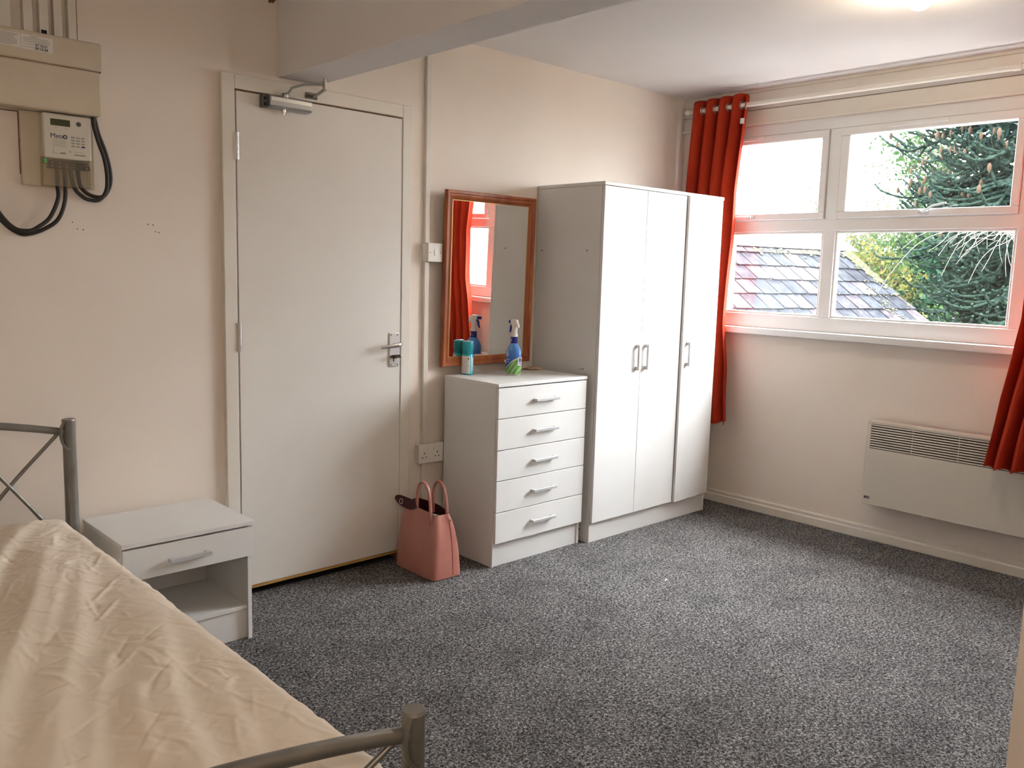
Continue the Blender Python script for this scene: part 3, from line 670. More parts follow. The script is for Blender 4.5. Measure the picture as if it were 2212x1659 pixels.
b.build('printed_text', pr, me_); b = MB(off)
b.box((-.655, yM-.0003, 1.712), (-.6535, yM+.001, 1.728)); b.box((-.655, yM-.0003, 1.712), (-.622, yM+.001, 1.7135)); b.box((-.632, yM-.0003, 1.7125), (-.616, yM+.001, 1.718)); b.build('wiring_diagram', pr, me_); b = MB(off)
b.box((-.590, yM-.0003, 1.7225), (-.558, yM+.001, 1.7235)); b.box((-.590, yM-.0003, 1.711), (-.555, yM+.001, 1.7155)); b.box((-.605, yM-.0003, 1.720), (-.601, yM+.001, 1.725))
b.build('serial_print', pr, me_)
for x in (-.644, -.614): b = MB(off); b.tube([(x, yM+.001, 1.797), (x, yM-.0006, 1.797)], .0018, 8); b.build('indicator_light', pr, me_)
b = MB(off); b.box((-.668, -.016, 1.6655), (-.542, .006, 1.690)); b.prism([(-.542, 1.6655), (-.536, 1.668), (-.536, 1.676), (-.542, 1.684)], 1, -.016, .006); ts = b.build('terminal_block', mat('black terminal plastic', (.008, .010, .008), .4), me_, bevel=.002)
for x in (-.672, -.656, -.633, -.611, -.588, -.548):
    for z in (1.683, 1.672): b = MB(off); b.tube([(x, -.0155, z), (x, -.0185, z)], .0036, 8); b.build('screw', M['screw'], ts)
b = MB(off); b.tube([(-.683, yM-.002, 1.692), (-.681, yM-.003, 1.678)], .006, 10); b.build('seal_tag', mat('green seal', (.10, .42, .10), .4), me_, smooth=True)
b = MB(off); b.box((-.687, yM+.002, 1.606), (-.540, yM+.004, 1.700)); b.box((-.687, yM+.004, 1.606), (-.685, .006, 1.700)); b.box((-.542, yM+.004, 1.606), (-.540, .006, 1.700)); b.box((-.687, yM+.004, 1.606), (-.540, .006, 1.608))
b.build('terminal_cover', M['clear'], me_, bevel=.001)
def smoothpts(P, n=6):
    out = []; Pn = [Vector(p) for p in P]; Q = [2*Pn[0]-Pn[1]]+Pn+[2*Pn[-1]-Pn[-2]]
    for i in range(1, len(Q)-2):
        for k in range(n):
            t = k/n; a, b_, c_, d_ = Q[i-1], Q[i], Q[i+1], Q[i+2]
            out.append(.5*((2*b_)+(-a+c_)*t+(2*a-5*b_+4*c_-d_)*t*t+(-a+3*b_-3*c_+d_)*t**3))
    out.append(Pn[-1]); return out
cabs = [([(-.639, 1.668), (-.641, 1.611), (-.645, 1.565), (-.672, 1.502), (-.708, 1.469), (-.736, 1.455), (-.777, 1.460), (-.815, 1.500), (-.850, 1.57), (-.880, 1.70), (-.890, 1.848)], -.016, 'black cable looping left from the meter, inner loop'),
        ([(-.618, 1.668), (-.616, 1.613), (-.621, 1.551), (-.644, 1.496), (-.687, 1.463), (-.730, 1.446), (-.763, 1.446), (-.806, 1.478), (-.858, 1.55), (-.905, 1.70), (-.915, 1.848)], .002, 'black cable looping left from the meter, outer and lower loop'),
        ([(-.599, 1.668), (-.589, 1.607), (-.568, 1.578), (-.546, 1.569), (-.516, 1.571), (-.492, 1.600), (-.486, 1.648), (-.493, 1.710), (-.510, 1.762), (-.523, 1.814), (-.525, 1.845)], -.016, 'black cable curling right from meter to fuse box, inner loop'),
        ([(-.576, 1.668), (-.571, 1.620), (-.553, 1.595), (-.523, 1.582), (-.493, 1.587), (-.472, 1.625), (-.470, 1.673), (-.483, 1.734), (-.504, 1.794), (-.515, 1.845)], .002, 'black cable curling right from meter to fuse box, outer loop')]
for P, dy, lb in cabs:
    pts = [(x, (-.008 if i == 0 else -.011 if i == 1 else -.010+dy), z) for i, (x, z) in enumerate(P)]; bs_ = pts[0]
    b = MB(bs_); b.tube(smoothpts(pts), .0066, 12); tag(b.build('power_cable', M['black'], smooth=True), lb, 'cable', 'black cables of the meter')
b = MB((-.84, YWL, 1.70)); b.box((-.862, .010, 1.60), (-.805, YWL, 1.685)); tag(b.build('junction_box', M['cream_metal'], bevel=.004), 'cream box on the wall at the left edge, below the fuse box', 'box')

# ================================================================ BED
BX = -.660; HY, FY_ = -.095, -2.055; BW = 1.40
bed = thing('metal_bed', 'grey tubular metal bed frame with arched rails and crossed bars', 'bed', (BX-BW/2, (HY+FY_)/2, 0)); off = tuple(bed.location)
pr_ = .021
def postset(y, zt, zrail, rise, zlow, name):
    hd = None
    for x in (BX, BX-BW):
        b = MB(off); b.tube([(x, y, 0), (x, y, zt-.004)], pr_, 28); b.tube([(x, y, zt-.006), (x, y, zt)], [pr_+.0015, pr_-.001], 28)
        b.build('bed_post', M['bedmetal'], bed, smooth=True)
    rail = lambda t: (BX-BW*t, y, zrail+4*rise*t*(1-t))
    b = MB(off); b.tube([rail(.008+.984*k/40) for k in range(41)], .0145 if name == 'foot' else .0125, 16); b.build(name+'_rail', M['bedmetal'], bed, smooth=True)
    b = MB(off); b.tube([(BX-.01, y, zlow), (BX-BW+.01, y, zlow)], .011, 12); b.build('lower_rail', M['bedmetal'], bed, smooth=True)
    nX = 4; 
    for k in range(nX):
        t0, t1 = .02+.96*k/nX, .02+.96*(k+1)/nX
        A, B = rail(t0), rail(t1); yo = .007
        for (P, Q_, dy) in ((A, (B[0], y, zlow), yo), (B, (A[0], y, zlow), -yo)):
            mid = ((P[0]+Q_[0])/2, y+dy, (P[2]+Q_[2])/2+.012)
            b = MB(off); b.tube(smoothpts([P, mid, Q_], 6), .0062, 10); b.build('cross_bar', M['bedmetal'], bed, smooth=True)
    # joint bracket: bent leaf plate wrapped between rail end and post
    for sgn, x in ((-1, BX), (1, BX-BW)):
        b = MB(off)
        b.tube(smoothpts([(x+sgn*.018, y-.012, zrail+.042), (x+sgn*.030, y-.014, zrail+.010), (x+sgn*.026, y-.016, zrail-.030), (x+sgn*.012, y-.020, zrail-.052), (x+sgn*.004, y-.022, zrail-.050)], 5), .0085, 10, flat=(.45, 1.2))
        b.build('corner_clip', M['bedmetal'], bed, smooth=True)
postset(HY, .830, .783, .085, .40, 'head')
postset(FY_, .598, .552, .085, .33, 'foot')
for x in (BX-.010, BX-BW+.010):
    b = MB(off); b.box((x-.012, FY_+.015, .255), (x+.012, HY-.015, .285)); b.build('side_rail', M['bedmetal'], bed, bevel=.003)
for k in range(11):
    y = HY-.12-k*(1.96-.22)/10; b = MB(off); b.box((BX-BW+.02, y-.025, .276), (BX-.02, y+.025, .286)); b.build('slat', add_noise(mat('bed slat', (.5, .35, .2), .6), (.5, .35, .2), (.6, .42, .25), 20) if k == 0 else bpy.data.materials['bed slat'], bed)
MX0, MX1, MY0, MY1, MZ = BX-BW+.035, BX-.028, FY_+.010, HY-.030, .512
b = MB(((MX0+MX1)/2, (MY0+MY1)/2, .287)); b.box((MX0+.012, MY0+.012, .287), (MX1-.012, MY1-.012, MZ-.022)); tag(b.build('mattress', mat('white mattress ticking', (.72, .70, .66), .9), bevel=.03, seg=4), 'mattress on the metal bed, covered by the cream sheet', 'mattress')
# fitted sheet with long pulled folds
FOLDS = [([(-.70, -.12), (-.776, -.275), (-.973, -.867), (-1.111, -1.249), (-1.218, -1.531), (-1.32, -1.85)], .017, .040),
         ([(-.76, -.42), (-.83, -.768), (-.986, -1.237), (-1.103, -1.547), (-1.164, -1.724), (-1.25, -2.0)], .014, .038),
         ([(-.78, -.14), (-.864, -.268), (-1.031, -.652), (-1.2, -1.1)], .013, .030),
         ([(-.69, -.86), (-.724, -1.028), (-.854, -1.406), (-.929, -1.693), (-.969, -1.89), (-.99, -2.03)], .016, .036),
         ([(-.83, -.62), (-.852, -.704), (-.975, -1.016), (-1.052, -1.241)], .007, .022),
         ([(-.70, -1.19), (-.721, -1.259), (-.790, -1.543), (-.844, -1.765), (-.88, -1.95)], .008, .024),
         ([(-.93, -1.30), (-.958, -1.376), (-1.043, -1.576), (-1.105, -1.74), (-1.2, -1.95)], .008, .026),
         ([(-.69, -1.45), (-.694, -1.539), (-.742, -1.713), (-.769, -1.871), (-.80, -2.0)], .010, .026),
         ([(-.94, -1.48), (-.95, -1.539), (-1.0, -1.716), (-1.034, -1.818)], .006, .022),
         ([(-.95, -.12), (-1.1, -.35), (-1.4, -.9), (-1.7, -1.6)], .015, .045),
         ([(-1.2, -.12), (-1.35, -.5), (-1.5, -1.0), (-1.65, -1.9)], .014, .045)]
CRE = [([(-.904, -1.126), (-.808, -1.0)], .0045, .006), ([(-.96, -1.388), (-.863, -1.245)], -.003, .005), ([(-.917, -1.294), (-.930, -1.378)], -.0025, .005), ([(-.886, -1.015), (-.753, -.83)], .004, .006),
       ([(-.783, -.361), (-.826, -.497), (-.787, -.445)], .004, .006), ([(-.72, -.60), (-.80, -.76)], .004, .006), ([(-.74, -.90), (-.70, -.98)], .003, .005)]
def seg_dist(X, Y, P):
    best = np.full(X.shape, 1e9); side = np.zeros(X.shape); tt = np.zeros(X.shape); n = len(P)-1
    for k in range(n):
        ax, ay = P[k]; bx, by = P[k+1]; dx, dy = bx-ax, by-ay; L2 = dx*dx+dy*dy
        t = np.clip(((X-ax)*dx+(Y-ay)*dy)/L2, 0, 1); qx, qy = ax+t*dx, ay+t*dy
        d = np.hypot(X-qx, Y-qy); sd = np.sign((X-ax)*dy-(Y-ay)*dx); m = d < best
        best = np.where(m, d, best); side = np.where(m, sd, side); tt = np.where(m, (k+t)/n, tt)
    return best, side, tt
# value noise helper
def vnoise(X, Y, sc, seed):
    r = np.random.default_rng(seed).random((64, 64)); x, y = X*sc+100, Y*sc+100; xi, yi = np.floor(x).astype(int), np.floor(y).astype(int); fx, fy = x-xi, y-yi
    fx, fy = fx*fx*(3-2*fx), fy*fy*(3-2*fy); g = lambda a, b_: r[a % 64, b_ % 64]
    return (g(xi, yi)*(1-fx)*(1-fy)+g(xi+1, yi)*fx*(1-fy)+g(xi, yi+1)*(1-fx)*fy+g(xi+1, yi+1)*fx*fy)-.5
RS = .050; DROP = .17; ext = math.pi/2*RS+DROP
na, nb = 440, 580
ua = np.linspace(MX0+RS-ext, MX1-RS+ext, na); vb = np.linspace(MY0+RS-ext, MY1-RS+ext, nb)
U, V = np.meshgrid(ua, vb, indexing='ij')
IX, IY = np.clip(U, MX0+RS, MX1-RS), np.clip(V, MY0+RS, MY1-RS)
EX, EY = U-IX, V-IY; E_ = np.hypot(EX, EY); th = np.clip(E_/RS, 0, math.pi/2)
with np.errstate(all='ignore'):
    DXn = np.where(E_ > 1e-9, EX/np.maximum(E_, 1e-9), 0); DYn = np.where(E_ > 1e-9, EY/np.maximum(E_, 1e-9), 0)
PX = IX+DXn*RS*np.sin(th); PY = IY+DYn*RS*np.sin(th); PZ = MZ-RS*(1-np.cos(th))-np.maximum(0, E_-RS*math.pi/2)
disp = np.zeros_like(PX)
wx, wy = PX+.02*vnoise(PX, PY, 5, 1), PY+.02*vnoise(PX, PY, 5, 2)
EDG = .12+.88*(1-np.exp(-(np.maximum(0, MX1-PX)/.13)**1.5))
for P, A_, sg in FOLDS:
    d, sd, tt = seg_dist(wx, wy, P); prof_ = np.where(sd < 0, np.exp(-(d/(sg*.85))**2), np.exp(-(d/(sg*2.3))**2))
    disp += 1.35*A_*EDG*prof_*np.clip(tt*6+.15, 0, 1)*np.clip((1-tt)*4+.3, 0, 1)
for P, A_, sg in CRE:
    d, sd, tt = seg_dist(PX, PY, P); disp += A_*np.exp(-(d/sg)**2)*np.sin(np.pi*np.clip(tt, .03, .97))
rid = lambda n_: 1-np.abs(n_)*2
ed = np.exp(-np.maximum(0, np.minimum(MX1-PX, MY1-PY))/.16)
disp += .0035*ed*rid(vnoise(PX*.35-PY*.1, PY+PX*.4, 13, 5))**3+.002*ed*rid(vnoise(PX*.5, PY+PX*.3, 26, 15))**3
cr = np.random.default_rng(21)
for k in range(330):     # short sharp creases, denser along the free edge
    cx_ = MX1-.02-abs(cr.normal())*.28; cy_ = cr.uniform(MY0, MY1); an = cr.uniform(0, math.pi); ln_ = cr.uniform(.02, .09)
    P = [(cx_-math.cos(an)*ln_, cy_-math.sin(an)*ln_), (cx_+cr.normal()*.006, cy_+cr.normal()*.006), (cx_+math.cos(an)*ln_, cy_+math.sin(an)*ln_)]
    m = np.hypot(PX-cx_, PY-cy_) < ln_+.03
    d, sd, tt = seg_dist(PX[m], PY[m], P); disp[m] += cr.choice([-1, 1])*cr.uniform(.0008, .0026)*np.exp(-(d/cr.uniform(.003, .0065))**2)*np.sin(np.pi*np.clip(tt, .02, .98))
disp += .004*vnoise(PX, PY, 3.2, 8)*EDG+.002*vnoise(PX, PY, 9, 12)+.0009*vnoise(PX, PY, 40, 13)+.0012*rid(vnoise(PX+PY*.6, PY*.7-PX*.5, 22, 33))**6
NX, NY, NZ = DXn*np.sin(th), DYn*np.sin(th), np.cos(th)
VX, VY, VZ = PX+NX*disp*.5, PY+NY*disp*.5, PZ+NZ*disp-.006
me = bpy.data.meshes.new('bed_sheet'); ctr = np.array([(MX0+MX1)/2, (MY0+MY1)/2, .29])
verts = np.stack([VX, VY, VZ], -1).reshape(-1, 3)-ctr
ii = np.arange(na-1)[:, None]*nb+np.arange(nb-1)[None]; F = np.stack([ii, ii+nb, ii+nb+1, ii+1], -1).reshape(-1, 4)
me.from_pydata(verts.tolist(), [], F.tolist()); me.polygons.foreach_set('use_smooth', [True]*len(me.polygons))
M['sheet'] = add_noise(mat('cream cotton sheet', (.70, .60, .48), .85, spec=.15), (.80, .70, .585), (.84, .75, .635), 3, bump=.22, bscale=45, bdist=.003)
me.materials.append(M['sheet']); so_ = bpy.data.objects.new('bed_sheet', me); COL.objects.link(so_); so_.location = ctr
tag(so_, 'cream fitted sheet with long pulled creases covering the mattress', 'bed sheet')

# ================================================================ CURTAINS
def interp(tab, z):
    tab = sorted(tab); zz = [t[0] for t in tab]; return float(np.interp(z, zz, [t[1] for t in tab]))
def curtain(name, label, left, right, ztop, zbot, folds, ydepth, amp, phase, ground, nu=150, nv=110, eyelets=True, sgn=1, seed=1):
    s_base = (interp(left, zbot)+interp(right, zbot))/2
    t = thing(name, label, 'curtain', (s_base, ydepth, zbot), 'r', group='rust red curtains at the window'); of = (s_base, ydepth, zbot)
    rr = random.Random(seed); ph = [rr.uniform(0, 6.28) for _ in range(8)]
    def fn(u, v):
        zt_ = ztop+.008*math.cos(2*math.pi*folds*u+phase)+.012*(u-.5)*sgn
        z = zt_+(zbot-zt_)*v; sl, sr = interp(left, z), interp(right, z)
        uu = u+.018*math.sin(9*v+ph[0]+3*u)*v; s_ = sl+(sr-sl)*uu
        a = amp*(1-.30*v); f = math.sin(2*math.pi*folds*u+phase)
        y = ydepth+a*f*(1+.35*math.sin(5*u+ph[1])*v)+.012*math.sin(14*v*ground+ph[2]+7*u)*v+.006*math.sin(31*v+11*u+ph[3])*v**1.5*ground
        return (s_+.010*math.cos(2*math.pi*folds*u+phase)*(1-v*.4), y, z+.010*math.sin(2*math.pi*folds*u+1)*v)
    b = MB(of); b.grid(fn, nu, nv); b.build('curtain_cloth', M['curtain'], t, solid=.0018, smooth=True)
    # hem band
    def hem(u, v):
        p = Vector(fn(u, .945+.055*v)); p.y -= .0022; return p
    b = MB(of); b.grid(lambda u, v: Vector(fn(u, 1-.0-.004*v))-Vector((0, .002, 0)), nu, 1); b.build('hem', M['curtain'], t, solid=.003, smooth=True)
    if eyelets:
        for k in range(int(folds*2)):
            u = ((k*math.pi-phase)/(2*math.pi*folds)) % 1.0
            vz = (ztop-2.333)/(ztop-zbot); p = fn(u, vz); q = fn(min(1, u+.01), vz); d_ = (Vector(q)-Vector(p)).normalized(); nrm = Vector((d_.y, -d_.x, 0))
            e_ = MB(of); e_.ring((p[0], p[1], 2.333), .021, .0032, nrm, 24, 8); e_.build('eyelet', mat('brushed nickel ring', (.55, .50, .42), .3, .9) if 'brushed nickel ring' not in bpy.data.materials else bpy.data.materials['brushed nickel ring'], t, smooth=True)
    return t, of, fn
ctl, ofl, fnl = curtain('curtain', 'rust red eyelet curtain hanging behind the wardrobe at the window left side', [(2.4, .075), (1.9, .045), (.5, .06)], [(2.40, .470), (2.2, .452), (1.86, .418), (1.68, .414), (1.47, .410), (1.26, .402), (1.095, .400), (.825, .420), (.5, .440)], 2.385, .512, 4.5, -.100, .040, 1.2, 1.0, seed=3)
# white care tag near the top of the leading edge
b = MB(ofl); b.box((.437, -.151, 2.222), (.463, -.1495, 2.252)); tg = b.build('care_tag', M['paper'], ctl)
ctr_, ofr, fnr = curtain('curtain', 'rust red curtain falling in front of the heater at the right edge', [(2.4, 1.90), (2.0, 1.935), (1.6, 1.975), (1.215, 1.959), (1.1, 1.939), (.85, 1.904), (.54, 1.874)], [(2.4, 2.45), (1.5, 2.42), (1.0, 2.32), (.54, 2.26)], 2.385, .525, 5.5, -.165, .042, -1.2, .6, seed=8, sgn=-1)
rd = thing('curtain_rod', 'white curtain pole above the window, with ball end and brackets', 'curtain pole', (.04, -.1, 2.333), 'r'); of = (.04, -.1, 2.333)
b = MB(of); b.tube([(.06, -.1, 2.333), (1.82, -.1, 2.333)], .0135, 18); b.build('pole', M['gloss'], rd, smooth=True)
b = MB(of); b.tube([(1.80, -.1, 2.333), (2.66, -.1, 2.333)], .0115, 18); b.tube([(1.80, -.1, 2.333), (1.835, -.1, 2.333)], .0165, 18); b.build('inner_pole', M['gloss'], rd, smooth=True)
b = MB(of); b.lathe([(.006, -.03), (.016, -.024), (.020, -.012), (.018, .002), (.010, .01)], (.052, -.1, 2.333), 20, axis='x'); b.build('ball_end', M['gloss'], rd, smooth=True)
for s_ in (.10, 1.36+1.2):
    b = MB(of); b.tube([(s_, -.1, 2.333), (s_, -.018, 2.345)], .006, 10); b.tube([(s_, -.018, 2.345), (s_, -.013, 2.345)], .02, 16); b.build('bracket', M['gloss'], rd, smooth=True)

# ================================================================ CEILING LIGHT
LPOS = (1.755, -1.81, 2.380)
cl = thing('ceiling_light', 'glowing round glass ceiling light at the top edge of the view', 'ceiling light', (LPOS[0], LPOS[1], H))
of = (LPOS[0], LPOS[1], H)
b = MB(of); b.lathe([(.05, 0), (.05, -.018), (.03, -.022)], (LPOS[0], LPOS[1], H), 28); b.build('ceiling_rose', M['plastic'], cl, smooth=True)
b = MB(of); prof_ = [(.018, .034)]+[(.045*math.sin(a), .036*math.cos(a)) for a in [math.radians(d) for d in range(35, 180, 12)]]
b.lathe([(r, z) for r, z in prof_], (LPOS[0], LPOS[1], LPOS[2]), 28); b.tube([(LPOS[0], LPOS[1], LPOS[2]+.03), (LPOS[0], LPOS[1], H-.005)], .014, 16)
b.build('bulb', emit('warm lit bulb', (1, .80, .52), 60), cl, smooth=True)
ld = bpy.data.lights.new('bulb light', 'POINT'); ld.energy = LAMP_W; ld.color = (1, .82, .62); ld.shadow_soft_size = .05
lo = bpy.data.objects.new('bulb_light', ld); COL.objects.link(lo); lo.parent = cl; lo.location = (0, 0, LPOS[2]-H-.05)

# added fill lamp, unseen behind the viewer, brightens the bed side
c2 = thing('ceiling_light', 'added round fill light on the ceiling, unseen behind the viewer', 'ceiling light', (-1.5, -3.75, H))
b = MB((-1.5, -3.75, H)); b.lathe([(.12, 0), (.13, -.02), (.10, -.06), (.03, -.075)], (-1.5, -3.75, H), 28); b.build('diffuser', emit('added fill glow', (1, .86, .68), 9), c2, smooth=True)
ld = bpy.data.lights.new('bed fill light', 'POINT'); ld.energy = 13; ld.color = (1, .85, .68); ld.shadow_soft_size = .13
lo = bpy.data.objects.new('bed_fill_light', ld); COL.objects.link(lo); lo.parent = c2; lo.location = (0, 0, -.24)

# ceiling stain speck where beam meets ceiling, fluff on the carpet
b = MB((.19, .035, 2.39)); 
for k in range(7): b.lathe([(.001, 0), (.004+random.random()*.004, .002), (.001, .005)], (.176+random.uniform(-.014, .012), .04, 2.392+random.uniform(-.004, .01)), 7, axis='y')
tag(b.build('rusty_cable_stub', M['brown']), 'tiny rust-brown stub in the ceiling corner above the door', 'cable stub')
b = MB((1.541, -.988, 0)); b.tube([(1.530, -.993, .006), (1.541, -.988, .009), (1.552, -.985, .006)], .003, 8); tag(b.build('plastic_scrap', M['wplas']), 'tiny white scrap lying on the open carpet', 'scrap')

# ================================================================ OUTSIDE
def pixray(px, py):
    v = _f*FPX+_r*(px-1106)-_u*(py-829.5); return v.normalized()
GZ = -3.0
b = MB((20, 0, GZ)); b.box((W+.3, -45, GZ-.2), (70, 45, GZ)); tag(b.build('ground', add_noise(mat('leaf litter ground', (.05, .045, .038), .9, spec=.05), (.03, .028, .02), (.075, .065, .055), 1.5)), 'garden ground below the window', 'ground', kind='structure')
# --- neighbouring slate roof
M['slate'] = None
def slate_mat():
    m = mat('weathered slate', (.2, .2, .22), .85, spec=.02); t, bs = nodes(m); N = t.nodes.new; L = t.links.new
    g = N('ShaderNodeNewGeometry'); at = N('ShaderNodeAttribute'); at.attribute_name = 'tone'
    co = N('ShaderNodeTexCoord')
    r = N('ShaderNodeValToRGB'); L(at.outputs['Fac'], r.inputs[0]); e = r.color_ramp.elements
    e[0].color = (.009, .0098, .0122, 1); e[1].color = (.026, .0245, .027, 1); k = e.new(.5); k.color = (.0125, .014, .017, 1); k2 = e.new(.8); k2.color = (.021, .017, .020, 1)
    n = N('ShaderNodeTexNoise'); n.inputs['Scale'].default_value = 9; n.inputs['Detail'].default_value = 6; n.inputs['Roughness'].default_value = .7; L(co.outputs['Object'], n.inputs['Vector'])
    r2 = N('ShaderNodeValToRGB'); L(n.outputs['Fac'], r2.inputs[0]); r2.color_ramp.elements[0].position = .42; r2.color_ramp.elements[0].color = (1, 1, 1, 1)
    r2.color_ramp.elements[1].position = .72; r2.color_ramp.elements[1].color = (2.4, 2.35, 2.3, 1)
    mx = N('ShaderNodeMix'); mx.data_type = 'RGBA'; mx.blend_type = 'MULTIPLY'; mx.inputs[0].default_value = 1; L(r.outputs[0], mx.inputs[6]); L(r2.outputs[0], mx.inputs[7]); L(mx.outputs[2], bs.inputs['Base Color'])
    return m
M['slate'] = slate_mat()
P1 = Vector((6.49, 1.91, 1.77)); P2 = Vector((8.09, 1.52, 1.77)); rd_ = (P2-P1).normalized(); rd_.z = 0; rd_.normalize()
hh = Vector((rd_.y, -rd_.x, 0))
if hh.y > 0: hh = -hh
SL = math.radians(36); dn = hh*math.cos(SL)+Vector((0, 0, -math.sin(SL))); nrm = rd_.cross(dn).normalized()
if nrm.z < 0: nrm = -nrm
v3 = pixray(2005, 695); t3 = ((P2-C).dot(nrm))/v3.dot(nrm); P3 = C+v3*t3
def uv_of(P): q = P-P2; return q.dot(rd_), q.dot(dn)
u3, d3 = uv_of(P3); hipk = u3/d3
rf = thing('slate_roofed_building', 'low neighbouring building with a mossy grey slate hipped roof', 'building', (6.6, 0.4, GZ)); of = tuple(rf.location)
UL = -4.2; DEND = 3.4
gz_ = .235; sw_ = .21
b = MB(of); tones = []
def slate(u0, u1, d0, d1, lift, tone):
    hmax0, hmax1 = hipk*d0, hipk*d1
    u0a, u1a = u0, min(u1, hmax0); u0b, u1b = u0, min(u1, hmax1)
    if u0 >= hmax1: return
    if u0 >= hmax0: u1a = u0
    P = lambda u, d, h: P2+rd_*u+dn*d+nrm*h
    q = [b.addv(P(u0a, d0, lift*.1)), b.addv(P(u1a, d0, lift*.1)), b.addv(P(u1b, d1, lift)), b.addv(P(u0b, d1, lift)), b.addv(P(u0b, d1, lift-.012)), b.addv(P(u1b, d1, lift-.012))]
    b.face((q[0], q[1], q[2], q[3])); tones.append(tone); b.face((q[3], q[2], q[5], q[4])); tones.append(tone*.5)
k = 0; d0 = .0
while d0 < DEND:
    u = UL - (.5*sw_ if k % 2 else 0)
    while u < hipk*(d0+gz_):
        slate(u+.007, u+sw_-.007, d0, d0+gz_+random.uniform(0, .012), .016+random.uniform(0, .006), random.random()); u += sw_
    d0 += gz_; k += 1
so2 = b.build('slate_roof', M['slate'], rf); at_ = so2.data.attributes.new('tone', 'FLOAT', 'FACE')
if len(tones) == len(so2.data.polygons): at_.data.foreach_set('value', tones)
# underlay, hip return slope, ridge capping, walls
b = MB(of); Pp = lambda u, d, h=0: P2+rd_*u+dn*d+nrm*h
q = [b.addv(Pp(UL, 0, -.01)), b.addv(Pp(0, 0, -.01)), b.addv(Pp(hipk*DEND, DEND, -.01)), b.addv(Pp(UL, DEND, -.01))]; b.face(q)
back = P2+rd_*(hipk*DEND*1.0)-hh*(math.cos(SL)*DEND)+Vector((0, 0, -math.sin(SL)*DEND))
q2 = [b.addv(Pp(0, 0, -.01)), b.addv(back), b.addv(Pp(hipk*DEND, DEND, -.01))]; b.face(q2)
bl = P2+rd_*UL-hh*(math.cos(SL)*DEND)+Vector((0, 0, -math.sin(SL)*DEND)); q3 = [b.addv(Pp(0, 0, -.01)), b.addv(Pp(UL, 0, -.01)), b.addv(bl), b.addv(back)]; b.face(q3)
b.build('roof_base', mat('dark roof felt', (.08, .08, .09), .8), rf)
b = MB(of)
for (a_, c_) in ((UL, -1.25), (-1.24, .02)):
    q = [b.addv(Pp(a_, -.02, .05)), b.addv(Pp(c_, -.02, .05)), b.addv(Pp(c_+(.10 if c_ > 0 else 0), .155, .030)), b.addv(Pp(a_, .155, .030))]; b.face(q)
    top = [P2+rd_*a_+Vector((0, 0, .10)), P2+rd_*c_+Vector((0, 0, .10))]; w0, w1 = b.addv(top[0]), b.addv(top[1]); b.face((w0, w1, q[1], q[0]))
    bk = [b.addv(top[0]-hh*.12-Vector((0, 0, .12))), b.addv(top[1]-hh*.12-Vector((0, 0, .12)))]; b.face((bk[0], bk[1], w1, w0))
b.build('ridge_capping', mat('pale ridge flashing', (.085, .0875, .09), .6), rf)
ez = P2.z-math.sin(SL)*DEND; cor = [Pp(UL, DEND), Pp(hipk*DEND, DEND), back, bl]
b = MB(of); cin = sum(cor, Vector())/4
wl = [Vector((p.x+(cin.x-p.x)*.08, p.y+(cin.y-p.y)*.08, 0)) for p in cor]
for k in range(4):
    p, q = wl[k], wl[(k+1) % 4]; i = [b.addv((p.x, p.y, GZ)), b.addv((q.x, q.y, GZ)), b.addv((q.x, q.y, ez+.1)), b.addv((p.x, p.y, ez+.1))]; b.face(i)
b.build('building_wall', add_noise(mat('rendered wall', (.4, .36, .3), .9), (.35, .31, .26), (.45, .41, .35), 3), rf)
# moss clumps
b = MB(of)
def moss(u, d, r):
    c = Pp(u, d, .02); n = 6; idx = []
    rx = r*random.uniform(.6, 1.5)
    ring = [b.addv(c+rd_*rx*math.cos(2*math.pi*k/n)*random.uniform(.7, 1.2)+dn*r*math.sin(2*math.pi*k/n)*random.uniform(.7, 1.2)) for k in range(n)]
    t = b.addv(c+nrm*r*.7)
    for k in range(n): b.face((ring[k], ring[(k+1) % n], t))
for k in range(420):
    d = abs(random.gauss(0, .26))+.16; u = hipk*d-.04-abs(random.gauss(0, .06)); moss(u, d, random.uniform(.010, .030))
for k in range(130):
    u = random.uniform(-1.6, 0); moss(u, .17+abs(random.gauss(0, .05)), random.uniform(.008, .022))
for k in range(500):
    row = random.randint(1, 12); u = random.uniform(UL, hipk*row*gz_-.05); moss(u, row*gz_+random.uniform(-.01, .012), random.uniform(.004, .010))
for k in range(160):
    d = random.uniform(.8, 2.0); u = hipk*d-.40+random.gauss(0, .06); moss(u, d, random.uniform(.005, .014))
b.build('moss', add_noise(mat('yellow green moss', (.16, .17, .03), .95), (.010, .013, .003), (.036, .034, .008), 20), rf)

